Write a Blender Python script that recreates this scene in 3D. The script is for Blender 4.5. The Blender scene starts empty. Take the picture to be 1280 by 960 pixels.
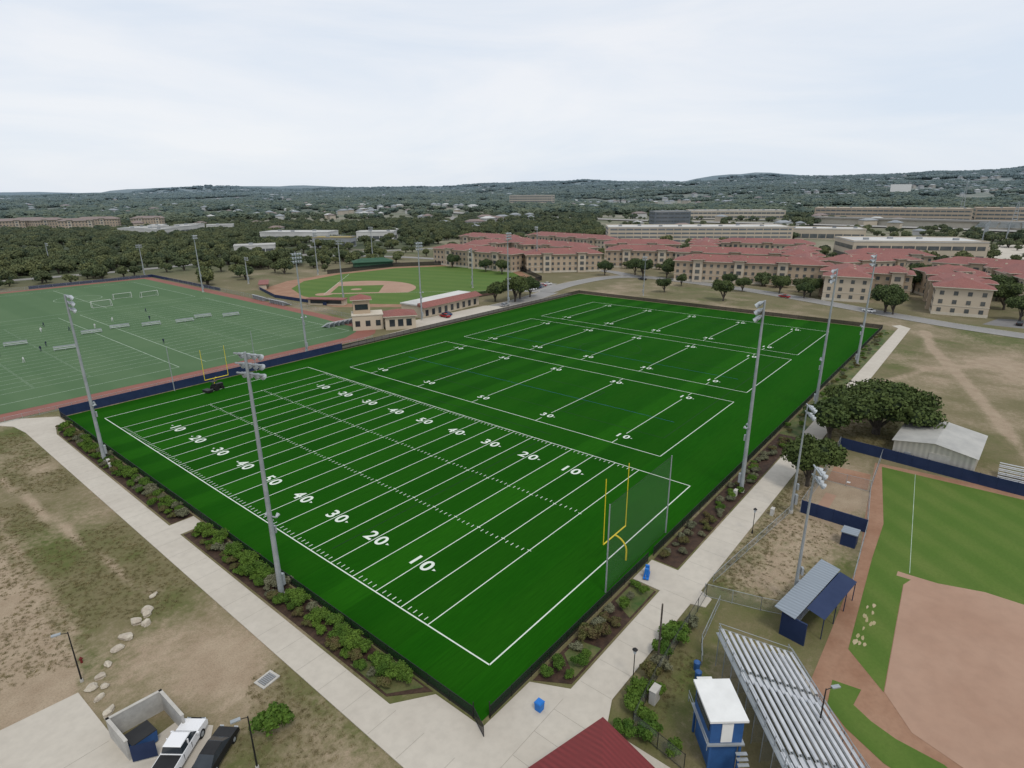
import bpy, bmesh, math, random
import numpy as np
from mathutils import Vector, Matrix
random.seed(7); rng=np.random.default_rng(11)
D=bpy.data; SC=bpy.context.scene; COL=SC.collection
rad=math.radians
# ------------------------------------------------------------------ materials
HAZE=(0.165,0.225,0.275,1)
def nt(name):
    m=D.materials.new(name); m.use_nodes=True; t=m.node_tree; n=t.nodes; b=n['Principled BSDF']
    b.inputs['Roughness'].default_value=0.85
    b.inputs['Specular IOR Level'].default_value=0.25
    return m,t,n,t.links,b
def mixc(t,fac,a,b,blend='MIX'):
    n=t.nodes.new('ShaderNodeMix'); n.data_type='RGBA'; n.blend_type=blend
    for i,v in ((0,fac),(6,a),(7,b)):
        if isinstance(v,bpy.types.NodeSocket): t.links.new(v,n.inputs[i])
        elif i==0: n.inputs[0].default_value=v
        else: n.inputs[i].default_value=tuple(v)+((1,) if len(v)==3 else ())
    return n.outputs[2]
def noise(t,scale,detail=4,rough=0.6,vec=None,dist=0):
    n=t.nodes.new('ShaderNodeTexNoise'); n.inputs['Scale'].default_value=scale
    n.inputs['Detail'].default_value=detail; n.inputs['Roughness'].default_value=rough; n.inputs['Distortion'].default_value=dist
    if vec: t.links.new(vec,n.inputs['Vector'])
    return n.outputs['Fac']
def ramp(t,src,a,b):
    n=t.nodes.new('ShaderNodeMapRange'); t.links.new(src,n.inputs[0]); n.inputs[1].default_value=a; n.inputs[2].default_value=b
    n.clamp=True
    return n.outputs[0]
def math_(t,op,a,b=None):
    n=t.nodes.new('ShaderNodeMath'); n.operation=op
    for i,v in ((0,a),(1,b)):
        if v is None: continue
        if isinstance(v,bpy.types.NodeSocket): t.links.new(v,n.inputs[i])
        else: n.inputs[i].default_value=v
    return n.outputs[0]
def pos(t): return t.nodes.new('ShaderNodeNewGeometry').outputs['Position']
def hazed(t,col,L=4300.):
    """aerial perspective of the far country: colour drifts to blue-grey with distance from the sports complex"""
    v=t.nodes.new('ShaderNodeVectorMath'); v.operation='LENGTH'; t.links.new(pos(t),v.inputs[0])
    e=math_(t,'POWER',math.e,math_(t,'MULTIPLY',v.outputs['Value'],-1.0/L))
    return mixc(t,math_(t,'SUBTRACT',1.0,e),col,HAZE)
def M(name,c1,c2=None,scale=1.0,rough=0.85,metal=0,bump=0,spec=None,haze=False,lo=0.35,hi=0.65,fine=None,ff=0.2):
    m,t,n,l,b=nt(name); p=pos(t)
    if c2 is None: c2=tuple(x*0.82 for x in c1)
    c=mixc(t,ramp(t,noise(t,scale,4,0.65,p),lo,hi),c1,c2)
    if fine: c=mixc(t,math_(t,'MULTIPLY',ramp(t,noise(t,fine,3,0.6,p),0.4,0.75),ff),c,tuple(x*0.4 for x in c1))
    if haze: c=hazed(t,c)
    l.new(c,b.inputs['Base Color']); b.inputs['Roughness'].default_value=rough; b.inputs['Metallic'].default_value=metal
    if spec is not None: b.inputs['Specular IOR Level'].default_value=spec
    if bump:
        bn=n.new('ShaderNodeBump'); bn.inputs['Strength'].default_value=bump; bn.inputs['Distance'].default_value=0.1
        l.new(noise(t,scale*8,4,0.6,p),bn.inputs['Height']); l.new(bn.outputs[0],b.inputs['Normal'])
    return m
def axisv(t,ax,ay):
    s=t.nodes.new('ShaderNodeSeparateXYZ'); t.links.new(pos(t),s.inputs[0])
    return math_(t,'ADD',math_(t,'MULTIPLY',s.outputs[0],ax),math_(t,'MULTIPLY',s.outputs[1],ay))
def stripes(t,ax,ay,width,soft=0.15):
    w=math_(t,'SINE',math_(t,'MULTIPLY',axisv(t,ax,ay),math.pi/width))
    return ramp(t,w,-soft,soft)
def Mturf(name,c,c2,c3,ax,ay,width,soft,sfac,nscale=0.05,rough=0.9,spec=0.1,streak=0.35,panels=0):
    m,t,n,l,b=nt(name); p=pos(t)
    col=mixc(t,ramp(t,noise(t,nscale,5,0.6,p),0.3,0.7),c,c2)
    s=math_(t,'MULTIPLY',stripes(t,ax,ay,width,soft),sfac)
    col=mixc(t,s,col,c3)
    if panels:
        wn=n.new('ShaderNodeTexWhiteNoise'); wn.noise_dimensions='1D'; l.new(math_(t,'FLOOR',math_(t,'DIVIDE',axisv(t,ax,ay),width)),wn.inputs['W'])
        col=mixc(t,math_(t,'MULTIPLY',wn.outputs['Value'],panels),col,tuple(x*0.5 for x in c))
    mp=n.new('ShaderNodeMapping'); mp.inputs['Scale'].default_value=(0.25,3.5,1) if ax==0 else (2.5,2.5,1); l.new(p,mp.inputs[0])
    col=mixc(t,math_(t,'MULTIPLY',ramp(t,noise(t,1.2,5,0.7,mp.outputs[0]),0.35,0.75),streak),col,tuple(x*0.5 for x in c))
    l.new(col,b.inputs['Base Color']); b.inputs['Roughness'].default_value=rough; b.inputs['Specular IOR Level'].default_value=spec
    return m
m_turf=Mturf('artificial_turf',(0.0070,0.070,0.0015),(0.0115,0.090,0.0025),(0.016,0.102,0.0035),0,1,4.572,0.6,0.55,0.04,0.95,0.04,0.5,0.35)
m_old=Mturf('old_turf',(0.078,0.140,0.066),(0.098,0.160,0.080),(0.062,0.122,0.054),1,0,9.1,0.3,0.35)
m_grassN=Mturf('outfield_grass',(0.078,0.142,0.024),(0.115,0.160,0.038),(0.062,0.124,0.020),0.75,-0.66,2.4,0.6,0.5,0.12)
m_grassB=Mturf('ballpark_grass',(0.085,0.150,0.034),(0.11,0.165,0.042),(0.065,0.13,0.028),1,0.3,6,0.5,0.4,0.05)
m_lawn=M('lawn',(0.045,0.085,0.02),(0.15,0.14,0.06),0.35,fine=4)
m_line=M('white_line_paint',(0.66,0.69,0.63),(0.54,0.60,0.52),0.8)
m_lineO=M('faded_line_paint',(0.40,0.46,0.38),(0.24,0.32,0.24),0.5)
m_dark=M('dark_line_paint',(0.003,0.022,0.004),(0.004,0.028,0.008),0.5)
m_blueline=M('blue_line_paint',(0.02,0.09,0.22),(0.02,0.07,0.16),0.5)
m_conc=M('concrete',(0.49,0.45,0.385),(0.44,0.40,0.34),0.12,fine=1.1,ff=0.16)
m_joint=M('concrete_joint',(0.31,0.285,0.24))
m_asph=M('asphalt',(0.20,0.195,0.19),(0.155,0.15,0.147),0.1,fine=1.5)
m_kerb=M('kerb_concrete',(0.46,0.44,0.40))
m_red=M('red_rubber',(0.24,0.095,0.072),(0.20,0.088,0.068),0.2)
m_clay=M('infield_clay',(0.36,0.235,0.168),(0.32,0.20,0.140),0.10,fine=0.7,ff=0.15)
m_clay2=M('warning_track',(0.25,0.135,0.083),(0.31,0.185,0.12),0.2,fine=2)
m_sand=M('drying_sand',(0.40,0.33,0.22),(0.30,0.26,0.13),0.8)
m_mulch=M('mulch',(0.07,0.042,0.028),(0.035,0.022,0.016),1.5,fine=6)
m_galv=M('galvanised_steel',(0.36,0.385,0.40),(0.28,0.305,0.32),0.6,0.5,0.3)
m_alu=M('aluminium_bench',(0.56,0.57,0.58),(0.45,0.46,0.48),0.9,0.4,0.3)
m_lens=M('lamp_glass',(0.55,0.58,0.60),(0.4,0.43,0.46),5,0.2)
m_shade=M('lamp_reflector',(0.42,0.45,0.47),(0.33,0.36,0.38),3,0.4)
m_black=M('black_paint',(0.012,0.012,0.013),(0.02,0.02,0.02),1,0.5)
m_yel=M('yellow_paint',(0.72,0.56,0.03),(0.64,0.5,0.03),1,0.4)
m_navy=M('navy_vinyl',(0.012,0.024,0.068),(0.018,0.032,0.082),0.5,0.6)
m_blue=M('blue_paint',(0.03,0.10,0.27),(0.025,0.08,0.22),1,0.5)
m_bluebr=M('bright_blue',(0.02,0.17,0.55),None,1,0.5)
m_white=M('white_paint',(0.70,0.70,0.68),(0.62,0.62,0.60),0.6,0.5)
m_carw=M('white_car_paint',(0.72,0.72,0.72),(0.68,0.68,0.69),0.5,0.2,spec=0.5)
m_glass=M('dark_glass',(0.02,0.026,0.032),(0.035,0.042,0.05),0.4,0.12,spec=0.5)
m_tyre=M('tyre',(0.015,0.015,0.015))
m_stone=M('limestone',(0.52,0.47,0.38),(0.36,0.31,0.25),1.3,bump=0.4)
m_block=M('concrete_block',(0.46,0.45,0.42),(0.35,0.34,0.32),0.8,fine=5)
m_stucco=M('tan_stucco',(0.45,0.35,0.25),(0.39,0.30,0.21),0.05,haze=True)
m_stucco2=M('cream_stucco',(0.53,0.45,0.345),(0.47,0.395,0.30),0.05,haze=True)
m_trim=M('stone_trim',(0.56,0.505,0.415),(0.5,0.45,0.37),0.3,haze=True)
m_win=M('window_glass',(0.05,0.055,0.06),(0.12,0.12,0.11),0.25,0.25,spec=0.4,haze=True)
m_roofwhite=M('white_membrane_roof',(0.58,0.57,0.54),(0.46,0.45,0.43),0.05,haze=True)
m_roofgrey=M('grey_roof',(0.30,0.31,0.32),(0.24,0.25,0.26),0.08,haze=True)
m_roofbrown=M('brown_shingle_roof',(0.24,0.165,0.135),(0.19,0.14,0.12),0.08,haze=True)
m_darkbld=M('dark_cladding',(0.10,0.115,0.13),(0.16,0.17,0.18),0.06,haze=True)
m_bark=M('bark',(0.10,0.085,0.07),(0.05,0.042,0.035),3)
m_greencan=M('green_canvas',(0.03,0.08,0.05),(0.04,0.10,0.06),0.4)
def Mroof():
    m,t,n,l,b=nt('clay_tile_roof'); p=pos(t)
    c=mixc(t,ramp(t,noise(t,0.10,6,0.7,p),0.3,0.7),(0.255,0.085,0.069),(0.170,0.064,0.054))
    c=mixc(t,math_(t,'MULTIPLY',ramp(t,noise(t,1.8,3,0.6,p),0.4,0.75),0.6),c,(0.29,0.145,0.115))
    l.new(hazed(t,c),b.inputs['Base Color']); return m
m_roof=Mroof()
def Mseam(name,c,axis,w):
    m,t,n,l,b=nt(name); s=stripes(t,axis[0],axis[1],w,0.9)
    col=mixc(t,s,c,tuple(x*0.65 for x in c)); col=mixc(t,ramp(t,noise(t,0.6,4,0.6,pos(t)),0.3,0.7),col,tuple(x*0.8 for x in c))
    l.new(col,b.inputs['Base Color']); b.inputs['Roughness'].default_value=0.45; b.inputs['Metallic'].default_value=0.15; return m
m_redmetal=Mseam('red_standing_seam',(0.21,0.030,0.030),(0.97,-0.25),0.25)
m_greyrib=Mseam('ribbed_grey_metal',(0.27,0.31,0.35),(1,0.1),0.25)
m_whiterib=Mseam('ribbed_tan_metal',(0.56,0.53,0.47),(0,1),0.4)
def Mleaf(name,dark,light,scale,haze=True,rnd=0.35):
    m,t,n,l,b=nt(name); p=pos(t)
    c=mixc(t,ramp(t,noise(t,scale,3,0.7,p),0.35,0.68),dark,light)
    oi=n.new('ShaderNodeObjectInfo'); c=mixc(t,math_(t,'MULTIPLY',oi.outputs['Random'],rnd),c,(min(1,light[0]*1.9),light[1]*1.55,light[2]*1.5))
    if haze: c=hazed(t,c)
    l.new(c,b.inputs['Base Color']); b.inputs['Roughness'].default_value=0.8; b.inputs['Specular IOR Level'].default_value=0.15; return m
m_leaf=Mleaf('oak_foliage',(0.024,0.044,0.010),(0.074,0.104,0.026),0.35)
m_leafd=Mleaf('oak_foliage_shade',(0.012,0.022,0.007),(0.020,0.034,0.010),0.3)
m_leafv=Mleaf('wood_foliage',(0.030,0.048,0.014),(0.095,0.118,0.038),0.06,True,0.6)
m_leaf2=Mleaf('far_foliage',(0.032,0.050,0.016),(0.082,0.102,0.038),0.05,True,0.5)
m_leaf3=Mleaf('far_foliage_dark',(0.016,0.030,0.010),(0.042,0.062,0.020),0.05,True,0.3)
m_bush=Mleaf('shrub_foliage',(0.030,0.070,0.010),(0.085,0.150,0.022),0.8,False,0.25)
m_bush2=Mleaf('sage_foliage',(0.08,0.085,0.05),(0.15,0.16,0.10),0.8,False,0.2)
m_bush3=Mleaf('russet_foliage',(0.08,0.055,0.03),(0.085,0.10,0.03),0.9,False,0.2)
m_tuft=Mleaf('dry_grass_blades',(0.11,0.105,0.042),(0.20,0.175,0.09),0.5,False,0.3)
def Mmesh(name,c,al):
    m,t,n,l,b=nt(name); b.inputs['Base Color'].default_value=tuple(c)+(1,); b.inputs['Alpha'].default_value=al
    return m
m_meshB=Mmesh('black_chainlink',(0.01,0.01,0.012),0.82)
m_meshG=Mmesh('grey_chainlink',(0.25,0.27,0.27),0.20)
m_net=Mmesh('grey_netting',(0.13,0.15,0.14),0.15)
m_shirt=M('dark_shirt',(0.02,0.025,0.06)); m_shirt2=M('white_shirt',(0.6,0.6,0.6))
# ------------------------------------------------------------------ mesh builder
class MB:
    def __init__(s): s.v=[]; s.f=[]; s.m=[]; s.mats=[]
    def mi(s,m):
        if m not in s.mats: s.mats.append(m)
        return s.mats.index(m)
    def add(s,vs,fs,m):
        o=len(s.v); s.v+= [tuple(p) for p in vs]; k=s.mi(m)
        for f in fs: s.f.append(tuple(o+i for i in f)); s.m.append(k)
    def box(s,c,d,m,a=0,tx=1,ty=1):
        ca,sa=math.cos(a),math.sin(a); vs=[]
        for z,kx,ky in ((0,1,1),(d[2],tx,ty)):
            for x,y in ((-1,-1),(1,-1),(1,1),(-1,1)):
                X=x*d[0]/2*kx; Y=y*d[1]/2*ky; vs.append((c[0]+X*ca-Y*sa,c[1]+X*sa+Y*ca,c[2]+z))
        s.add(vs,[(3,2,1,0),(4,5,6,7),(0,1,5,4),(1,2,6,5),(2,3,7,6),(3,0,4,7)],m)
    def cyl(s,p,q,r0,r1,m,n=8,caps=True):
        p=Vector(p); q=Vector(q); d=(q-p).normalized(); a=d.orthogonal().normalized(); b=d.cross(a)
        vs=[]
        for c,r in ((p,r0),(q,r1)):
            for i in range(n):
                t=2*math.pi*i/n; vs.append(c+a*(math.cos(t)*r)+b*(math.sin(t)*r))
        fs=[(i,(i+1)%n,n+(i+1)%n,n+i) for i in range(n)]
        if caps: fs+=[tuple(range(n-1,-1,-1)),tuple(range(n,2*n))]
        s.add(vs,fs,m)
    def tube(s,pts,r,m,n=8):
        for a,b in zip(pts[:-1],pts[1:]): s.cyl(a,b,r,r,m,n)
    def poly(s,pts,z,m):
        A=sum(a[0]*b[1]-b[0]*a[1] for a,b in zip(pts,pts[1:]+pts[:1]))
        if A<0: pts=pts[::-1]
        s.add([(x,y,z) for x,y in pts],[tuple(range(len(pts)))],m)
    def line(s,a,b,w,z,m):
        d=Vector((b[0]-a[0],b[1]-a[1])); d.normalize(); n=Vector((-d.y,d.x))*w/2
        s.add([(a[0]-n.x,a[1]-n.y,z),(b[0]-n.x,b[1]-n.y,z),(b[0]+n.x,b[1]+n.y,z),(a[0]+n.x,a[1]+n.y,z)],[(0,1,2,3)],m)
    def arc(s,c,r,a0,a1,w,z,m,n=32):
        P=[(c[0]+r*math.cos(a0+(a1-a0)*i/n),c[1]+r*math.sin(a0+(a1-a0)*i/n)) for i in range(n+1)]
        for a,b in zip(P[:-1],P[1:]): s.line(a,b,w,z,m)
    def hip(s,c,L,W,z,rise,m,a=0,over=0.8,thick=0.35,mf=None):
        ca,sa=math.cos(a),math.sin(a); L2=L/2+over; W2=W/2+over; rl=max(0,L2-W2)
        def T(x,y,zz): return (c[0]+x*ca-y*sa,c[1]+x*sa+y*ca,zz)
        if W2>L2: r=[T(0,-(W2-L2),z+thick+rise),T(0,W2-L2,z+thick+rise)]
        else: r=[T(-rl,0,z+thick+rise),T(rl,0,z+thick+rise)]
        lo=[T(-L2,-W2,z),T(L2,-W2,z),T(L2,W2,z),T(-L2,W2,z)]; hi=[(x,y,zz+thick) for x,y,zz in lo]
        vs=lo+hi+r
        s.add(vs,[(3,2,1,0),(0,1,5,4),(1,2,6,5),(2,3,7,6),(3,0,4,7)],mf or m)
        if W2>L2: s.add(vs,[(4,5,8),(5,6,9,8),(6,7,9),(7,4,8,9)],m)
        else: s.add(vs,[(4,5,9,8),(5,6,9),(6,7,8,9),(7,4,8)],m)
    def mesh(s,name,smooth=False):
        me=D.meshes.new(name); me.from_pydata(s.v,[],s.f)
        for m in s.mats: me.materials.append(m)
        me.polygons.foreach_set('material_index',s.m)
        if smooth: me.polygons.foreach_set('use_smooth',[True]*len(s.f))
        me.update(); return me
    def obj(s,name,loc=(0,0,0),rz=0,parent=None,smooth=False):
        o=D.objects.new(name,s.mesh(name,smooth)); COL.objects.link(o); o.location=loc; o.rotation_euler=(0,0,rz)
        if parent: o.parent=parent
        return o
def group(name,parts,loc=(0,0,0),rz=0):
    e=D.objects.new(name,None); COL.objects.link(e); e.location=loc; e.rotation_euler=(0,0,rz); e.empty_display_size=1
    for k,mb in parts.items():
        if mb.v: mb.obj(k,parent=e)
    return e
def inst(name,me,loc,rz=0,sc=1):
    o=D.objects.new(name,me); COL.objects.link(o); o.location=loc; o.rotation_euler=(0,0,rz)
    o.scale=(sc,sc,sc) if not hasattr(sc,'__len__') else sc
    return o
def sheet(name,pts,z,m):
    b=MB(); b.poly(pts,z,m); return b.obj(name)
def circ(c,r,a0=0,a1=360,n=40):
    return [(c[0]+r*math.cos(rad(a0+(a1-a0)*i/n)),c[1]+r*math.sin(rad(a0+(a1-a0)*i/n))) for i in range(n+(0 if a1-a0==360 else 1))]
# ------------------------------------------------------------------ numpy noise + terrain
_tab=rng.random((256,256))
def vn(x,y):
    xi=np.floor(x).astype(int); yi=np.floor(y).astype(int); fx=x-xi; fy=y-yi
    fx=fx*fx*(3-2*fx); fy=fy*fy*(3-2*fy); T=lambda a,b:_tab[a&255,b&255]
    return (T(xi,yi)*(1-fx)+T(xi+1,yi)*fx)*(1-fy)+(T(xi,yi+1)*(1-fx)+T(xi+1,yi+1)*fx)*fy
def fbm(x,y,s,o=4):
    r=0;a=0.5;t=0
    for i in range(o): r=r+a*vn(x/s+17.3*i,y/s+5.1*i); t+=a; a*=.5; s*=.5
    return r/t
def sm(x,a,b): 
    t=np.clip((x-a)/(b-a),0,1); return t*t*(3-2*t)
def terrain(x,y):
    x=np.asarray(x,float); y=np.asarray(y,float); r=np.hypot(x,y); az=np.degrees(np.arctan2(y,x))
    A=np.interp(az,[-40,-5,5,15,25,35,45,55,70,90],[135,135,126,112,94,78,60,42,25,15])
    h=sm(r,1300,5200)*A*(0.55+0.75*fbm(x+900,y,1500,4))
    h+=sm(r,700,2500)*(fbm(x,y,600,3)-0.5)*34
    h+=sm(r,3800,6500)*np.clip(fbm(x,y+3000,1300,3)-0.52,0,1)*240
    h-=sm(r,7500,14000)*A*0.4
    return h
# ------------------------------------------------------------------ ground sheet
def axis(a,b,step,far,g=1.09):
    c=list(np.arange(a,b+.01,step)); s=step; 
    lo=[];x=a
    while x>-far: s*=g; x-=s; lo.append(x)
    s=step;hi=[];x=b
    while x<far: s=min(s*g,260 if x<9000 else 1e9); x+=s; hi.append(x)
    return np.array(lo[::-1]+c+hi)
xs=axis(-60,260,1.0,16000,1.08); ys=axis(-60,150,1.0,16000,1.08)
X,Y=np.meshgrid(xs,ys,indexing='ij'); Z=terrain(X,Y)
nx,ny=X.shape
v=np.stack([X,Y,Z],-1).reshape(-1,3)
idx=np.arange(nx*ny).reshape(nx,ny)
q=np.stack([idx[:-1,:-1],idx[1:,:-1],idx[1:,1:],idx[:-1,1:]],-1).reshape(-1,4)
me=D.meshes.new('ground'); me.from_pydata(v.tolist(),[],q.tolist()); me.update()
def blob(cx,cy,rx,ry,a=0):
    c,s=math.cos(rad(a)),math.sin(rad(a)); dx=X-cx; dy=Y-cy
    u=(dx*c+dy*s)/rx; w=(-dx*s+dy*c)/ry; return np.exp(-(u*u+w*w))
def seg(pts,w):
    d=np.full(X.shape,1e9)
    for (x0,y0),(x1,y1) in zip(pts[:-1],pts[1:]):
        L=(x1-x0)**2+(y1-y0)**2; t=np.clip(((X-x0)*(x1-x0)+(Y-y0)*(y1-y0))/L,0,1)
        d=np.minimum(d,np.hypot(X-x0-t*(x1-x0),Y-y0-t*(y1-y0)))
    return np.exp(-(d/w)**2)
n1=fbm(X,Y,14,5); n2=fbm(X+300,Y,5,4); n3=fbm(X,Y+200,40,4)
dirt=0.13+1.1*(n1-0.45)+0.7*(n2-0.5)
for b_ in [(-34,62,6,26,0,.9),(-31,40,4,16,0,.7),(-17,20,3.5,6,0,.75),(-22,26,4,6,20,.4),(-16,94,3,14,0,.4),(34,-18,7,3,0,.45),(46,-20,6,5,0,.4),(62,-18,9,5,0,.9),
           (62,-21,8,3.5,0,.7),(155,-28,22,5,-18,.35),(168,-38,14,7,0,.6),(120,-20,14,5,0,.3),(196,-25,8,14,0,.4),(135,-38,25,8,0,.25),(205,60,8,50,0,.4),(200,110,10,14,0,.5),(-16,6,4,6,0,.4),(95,-14,18,2.5,0,.4)]:
    dirt+=b_[5]*blob(*b_[:5])
dirt+=0.8*seg([(-21,91),(-19,60),(-17.3,39)],0.5)+0.7*seg([(-27,75),(-28,50),(-27,34),(-31,26)],1.1)+0.5*seg([(-24.5,75),(-25.5,50),(-25,38)],0.8)+0.9*seg([(200,-16),(176,-20),(154,-27),(120,-36),(88,-44)],1.2)+0.6*seg([(125,-13),(150,-22),(166,-36),(172,-50)],1.0)
gr=1.2*(n3-0.53)+0.8*(fbm(X+77,Y,9,3)-0.54)
for b_ in [(-21,58,4,12,0,.5),(-25,37,3,8,0,.5),(-18,33,5,4,0,.45),(-30,30,5,3,0,.5),(-15,50,2.2,10,0,.4),(-14,12,1.5,12,0,.35),(38,-14.5,8,2.5,0,.5),(42,-20,5,4,0,.35),(100,-30,12,8,0,.25),(-16,70,2,12,0,.35),(10,-17,8,3,0,.4),(150,-16,40,3,0,.3)]:
    gr+=b_[5]*blob(*b_[:5])
R_=np.hypot(X,Y)
campus=(X>95)&(X<470)&(Y>-120)&(Y<330)
forest=sm(R_,330,420)*np.where(campus,0.35,1.0)
def inpoly(x,y,P):
    r=np.zeros(np.shape(x),bool); n=len(P)
    for i in range(n):
        x0,y0=P[i]; x1,y1=P[(i+1)%n]
        c=((y0>y)!=(y1>y))&(x<(x1-x0)*(y-y0)/((y1-y0)+1e-12)+x0); r^=c
    return r
MEADOW=[[(560,330),(700,150),(1150,300),(1000,620)],[(640,140),(700,-200),(1100,-260),(1060,200)],[(470,130),(470,-200),(640,-220),(640,120)]]
md=np.zeros(X.shape,bool)
for P in MEADOW: md|=inpoly(X,Y,P)
clearf=lambda x,y:(fbm(x+5000,y,300,4)>0.575)&(np.hypot(x,y)>420)&~((x>95)&(x<470)&(y>-120)&(y<330))
md2=md|clearf(X,Y)
forest=np.where(md2,0.0,forest); 
pale=np.where(md2,0.6,0)
for nm,a in (('dirt',dirt),('green',gr),('forest',forest),('pale',pale)):
    at=me.attributes.new(nm,'FLOAT','POINT'); at.data.foreach_set('value',a.astype(np.float32).ravel())
m,t,n,l,b=nt('ground_soil_and_grass'); p=pos(t)
def attr(nm):
    a=n.new('ShaderNodeAttribute'); a.attribute_name=nm; return a.outputs['Fac']
f1=noise(t,1.1,6,0.7,p); f2=noise(t,0.35,5,0.65,p); f3=noise(t,6,4,0.7,p)
dry=mixc(t,ramp(t,f1,0.3,0.7),(0.190,0.160,0.088),(0.125,0.115,0.054))
grn=mixc(t,ramp(t,f1,0.3,0.7),(0.070,0.094,0.024),(0.125,0.130,0.045))
c=mixc(t,ramp(t,math_(t,'ADD',attr('green'),math_(t,'MULTIPLY',math_(t,'SUBTRACT',f2,0.5),1.1)),0.0,0.5),dry,grn)
dc=mixc(t,ramp(t,f2,0.3,0.7),(0.37,0.295,0.21),(0.285,0.215,0.148))
c=mixc(t,ramp(t,math_(t,'ADD',attr('dirt'),math_(t,'MULTIPLY',math_(t,'SUBTRACT',f1,0.5),1.4)),0.18,0.85),c,dc)
c=mixc(t,math_(t,'MULTIPLY',ramp(t,f3,0.45,0.75),0.45),c,(0.065,0.06,0.03))
pl=mixc(t,ramp(t,noise(t,0.01,5,0.6,p),0.45,0.65),(0.13,0.135,0.065),(0.34,0.30,0.23))
c=mixc(t,attr('pale'),c,pl)
fc=mixc(t,ramp(t,noise(t,0.03,8,0.75,p),0.35,0.65),(0.030,0.042,0.014),(0.10,0.105,0.045))
fc=mixc(t,ramp(t,noise(t,0.012,3,0.6,p),0.62,0.7),fc,(0.28,0.24,0.18))
c=mixc(t,attr('forest'),c,fc)
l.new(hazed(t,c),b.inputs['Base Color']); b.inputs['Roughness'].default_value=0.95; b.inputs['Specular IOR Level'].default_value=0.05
bn=n.new('ShaderNodeBump'); bn.inputs['Strength'].default_value=0.6; bn.inputs['Distance'].default_value=0.1; l.new(f1,bn.inputs['Height']); l.new(bn.outputs[0],b.inputs['Normal'])
me.materials.append(m); me.polygons.foreach_set('use_smooth',[True]*len(me.polygons))
COL.objects.link(D.objects.new('ground',me))
# ------------------------------------------------------------------ sports turf
T0,T1,U0,U1=-5.4,195.2,-3.9,117.6
sheet('artificial_turf_field',[(T0,U0),(T1,U0),(T1,U1),(T0,U1)],0.03,m_turf)
Yd=0.9144
mk=MB(); ZL=0.038; W_=0.13
FW,FL=53.333*Yd,120*Yd
for a,b_ in (((0,0),(FW,0)),((0,FL),(FW,FL)),((0,0),(0,FL)),((FW,0),(FW,FL))): mk.line(a,b_,0.16,ZL,m_line)
for i in range(10,111,5):
    y=i*Yd; mk.line((0.1,y),(FW-0.1,y),W_,ZL+0.002,m_line)
for i in range(11,110):
    if i%5==0: continue
    y=i*Yd
    for x0 in (0.35,18.3-0.6,FW-18.3,FW-0.95): mk.line((x0,y),(x0+0.6,y),0.11,ZL+0.002,m_line)
for y0 in range(10,111,5):
    for x0 in (18.3,FW-18.3): mk.line((x0,y0*Yd-0.3),(x0,y0*Yd+0.3),0.11,ZL+0.004,m_line)
def number(mb,txt,x,y,h,arrow,m,z):
    c=D.curves.new('tmp','FONT'); c.body=txt; c.size=h*1.42; c.align_x='CENTER'; c.align_y='CENTER'; c.offset=0.055*h/1.8; c.space_character=1.35
    o=D.objects.new('tmp',c); COL.objects.link(o); bpy.context.view_layer.update()
    dg=bpy.context.evaluated_depsgraph_get(); me_=D.meshes.new_from_object(o.evaluated_get(dg))
    vs=[(x+p_.co.y,y-p_.co.x*1.12,z) for p_ in me_.vertices]; fs=[tuple(p_.vertices) for p_ in me_.polygons]
    mb.add(vs,fs,m); D.objects.remove(o)
    if arrow: 
        yy=y-arrow*h*1.12; dy=-arrow*0.45*h/1.8; w_=0.2*h/1.8
        tri=[(x-w_,yy,z),(x+w_,yy,z),(x,yy+dy,z)]; mb.add(tri if arrow<0 else tri[::-1],[(0,1,2)],m)
labs=['10','20','30','40','50','40','30','20','10']
for k,s_ in enumerate(labs):
    ar=1 if k<4 else (-1 if k>4 else 0); y=(20+10*k)*Yd
    number(mk,s_,8*Yd,y,2.0,ar,m_line,ZL+0.006); number(mk,s_,45.3*Yd,y,2.0,ar,m_line,ZL+0.006)
for x0,x1 in ((56.0,92.6),(100.9,137.2),(143.3,180.3)):
    for a,b_ in (((x0,8.8),(x1,8.8)),((x0,100.6),(x1,100.6)),((x0,8.8),(x0,100.6)),((x1,8.8),(x1,100.6))): mk.line(a,b_,0.15,ZL,m_line)
    for k in range(5):
        y=18.7+18.2*k
        for a,b_ in ((x0,x0+2.2),(x0+5.6,x1-5.4),(x1-2.0,x1)): mk.line((a,y),(b_,y),0.14,ZL+0.002,m_line)
        for xx in (x0+4,x1-3.6): number(mk,['10','30','50','30','10'][k],xx,y,1.6,[1,1,0,-1,-1][k],m_line,ZL+0.004)
mk.obj('football_field_markings')
dk=MB()
for r_ in (((64,12),(170,12)),((64,98),(170,98)),((64,12),(64,98)),((170,12),(170,98)),((117,12),(117,98)),((52,30),(52,80)),((2,30),(48,30)),((2,80),(48,80))): dk.line(*r_,0.12,0.034,m_dark)
dk.arc((117,55),9.15,0,2*math.pi,0.12,0.0335,m_dark)
for a,sg in ((64,1),(170,-1)):
    dk.line((a+sg*16.5,35),(a+sg*16.5,75),0.12,0.0335,m_dark); dk.line((a,35),(a+sg*16.5,35),0.12,0.0345,m_dark); dk.line((a,75),(a+sg*16.5,75),0.12,0.0345,m_dark)
for x in (73,110): dk.line((x,14),(x,96),0.1,0.0355,m_blueline)
dk.obj('soccer_field_markings')
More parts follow.
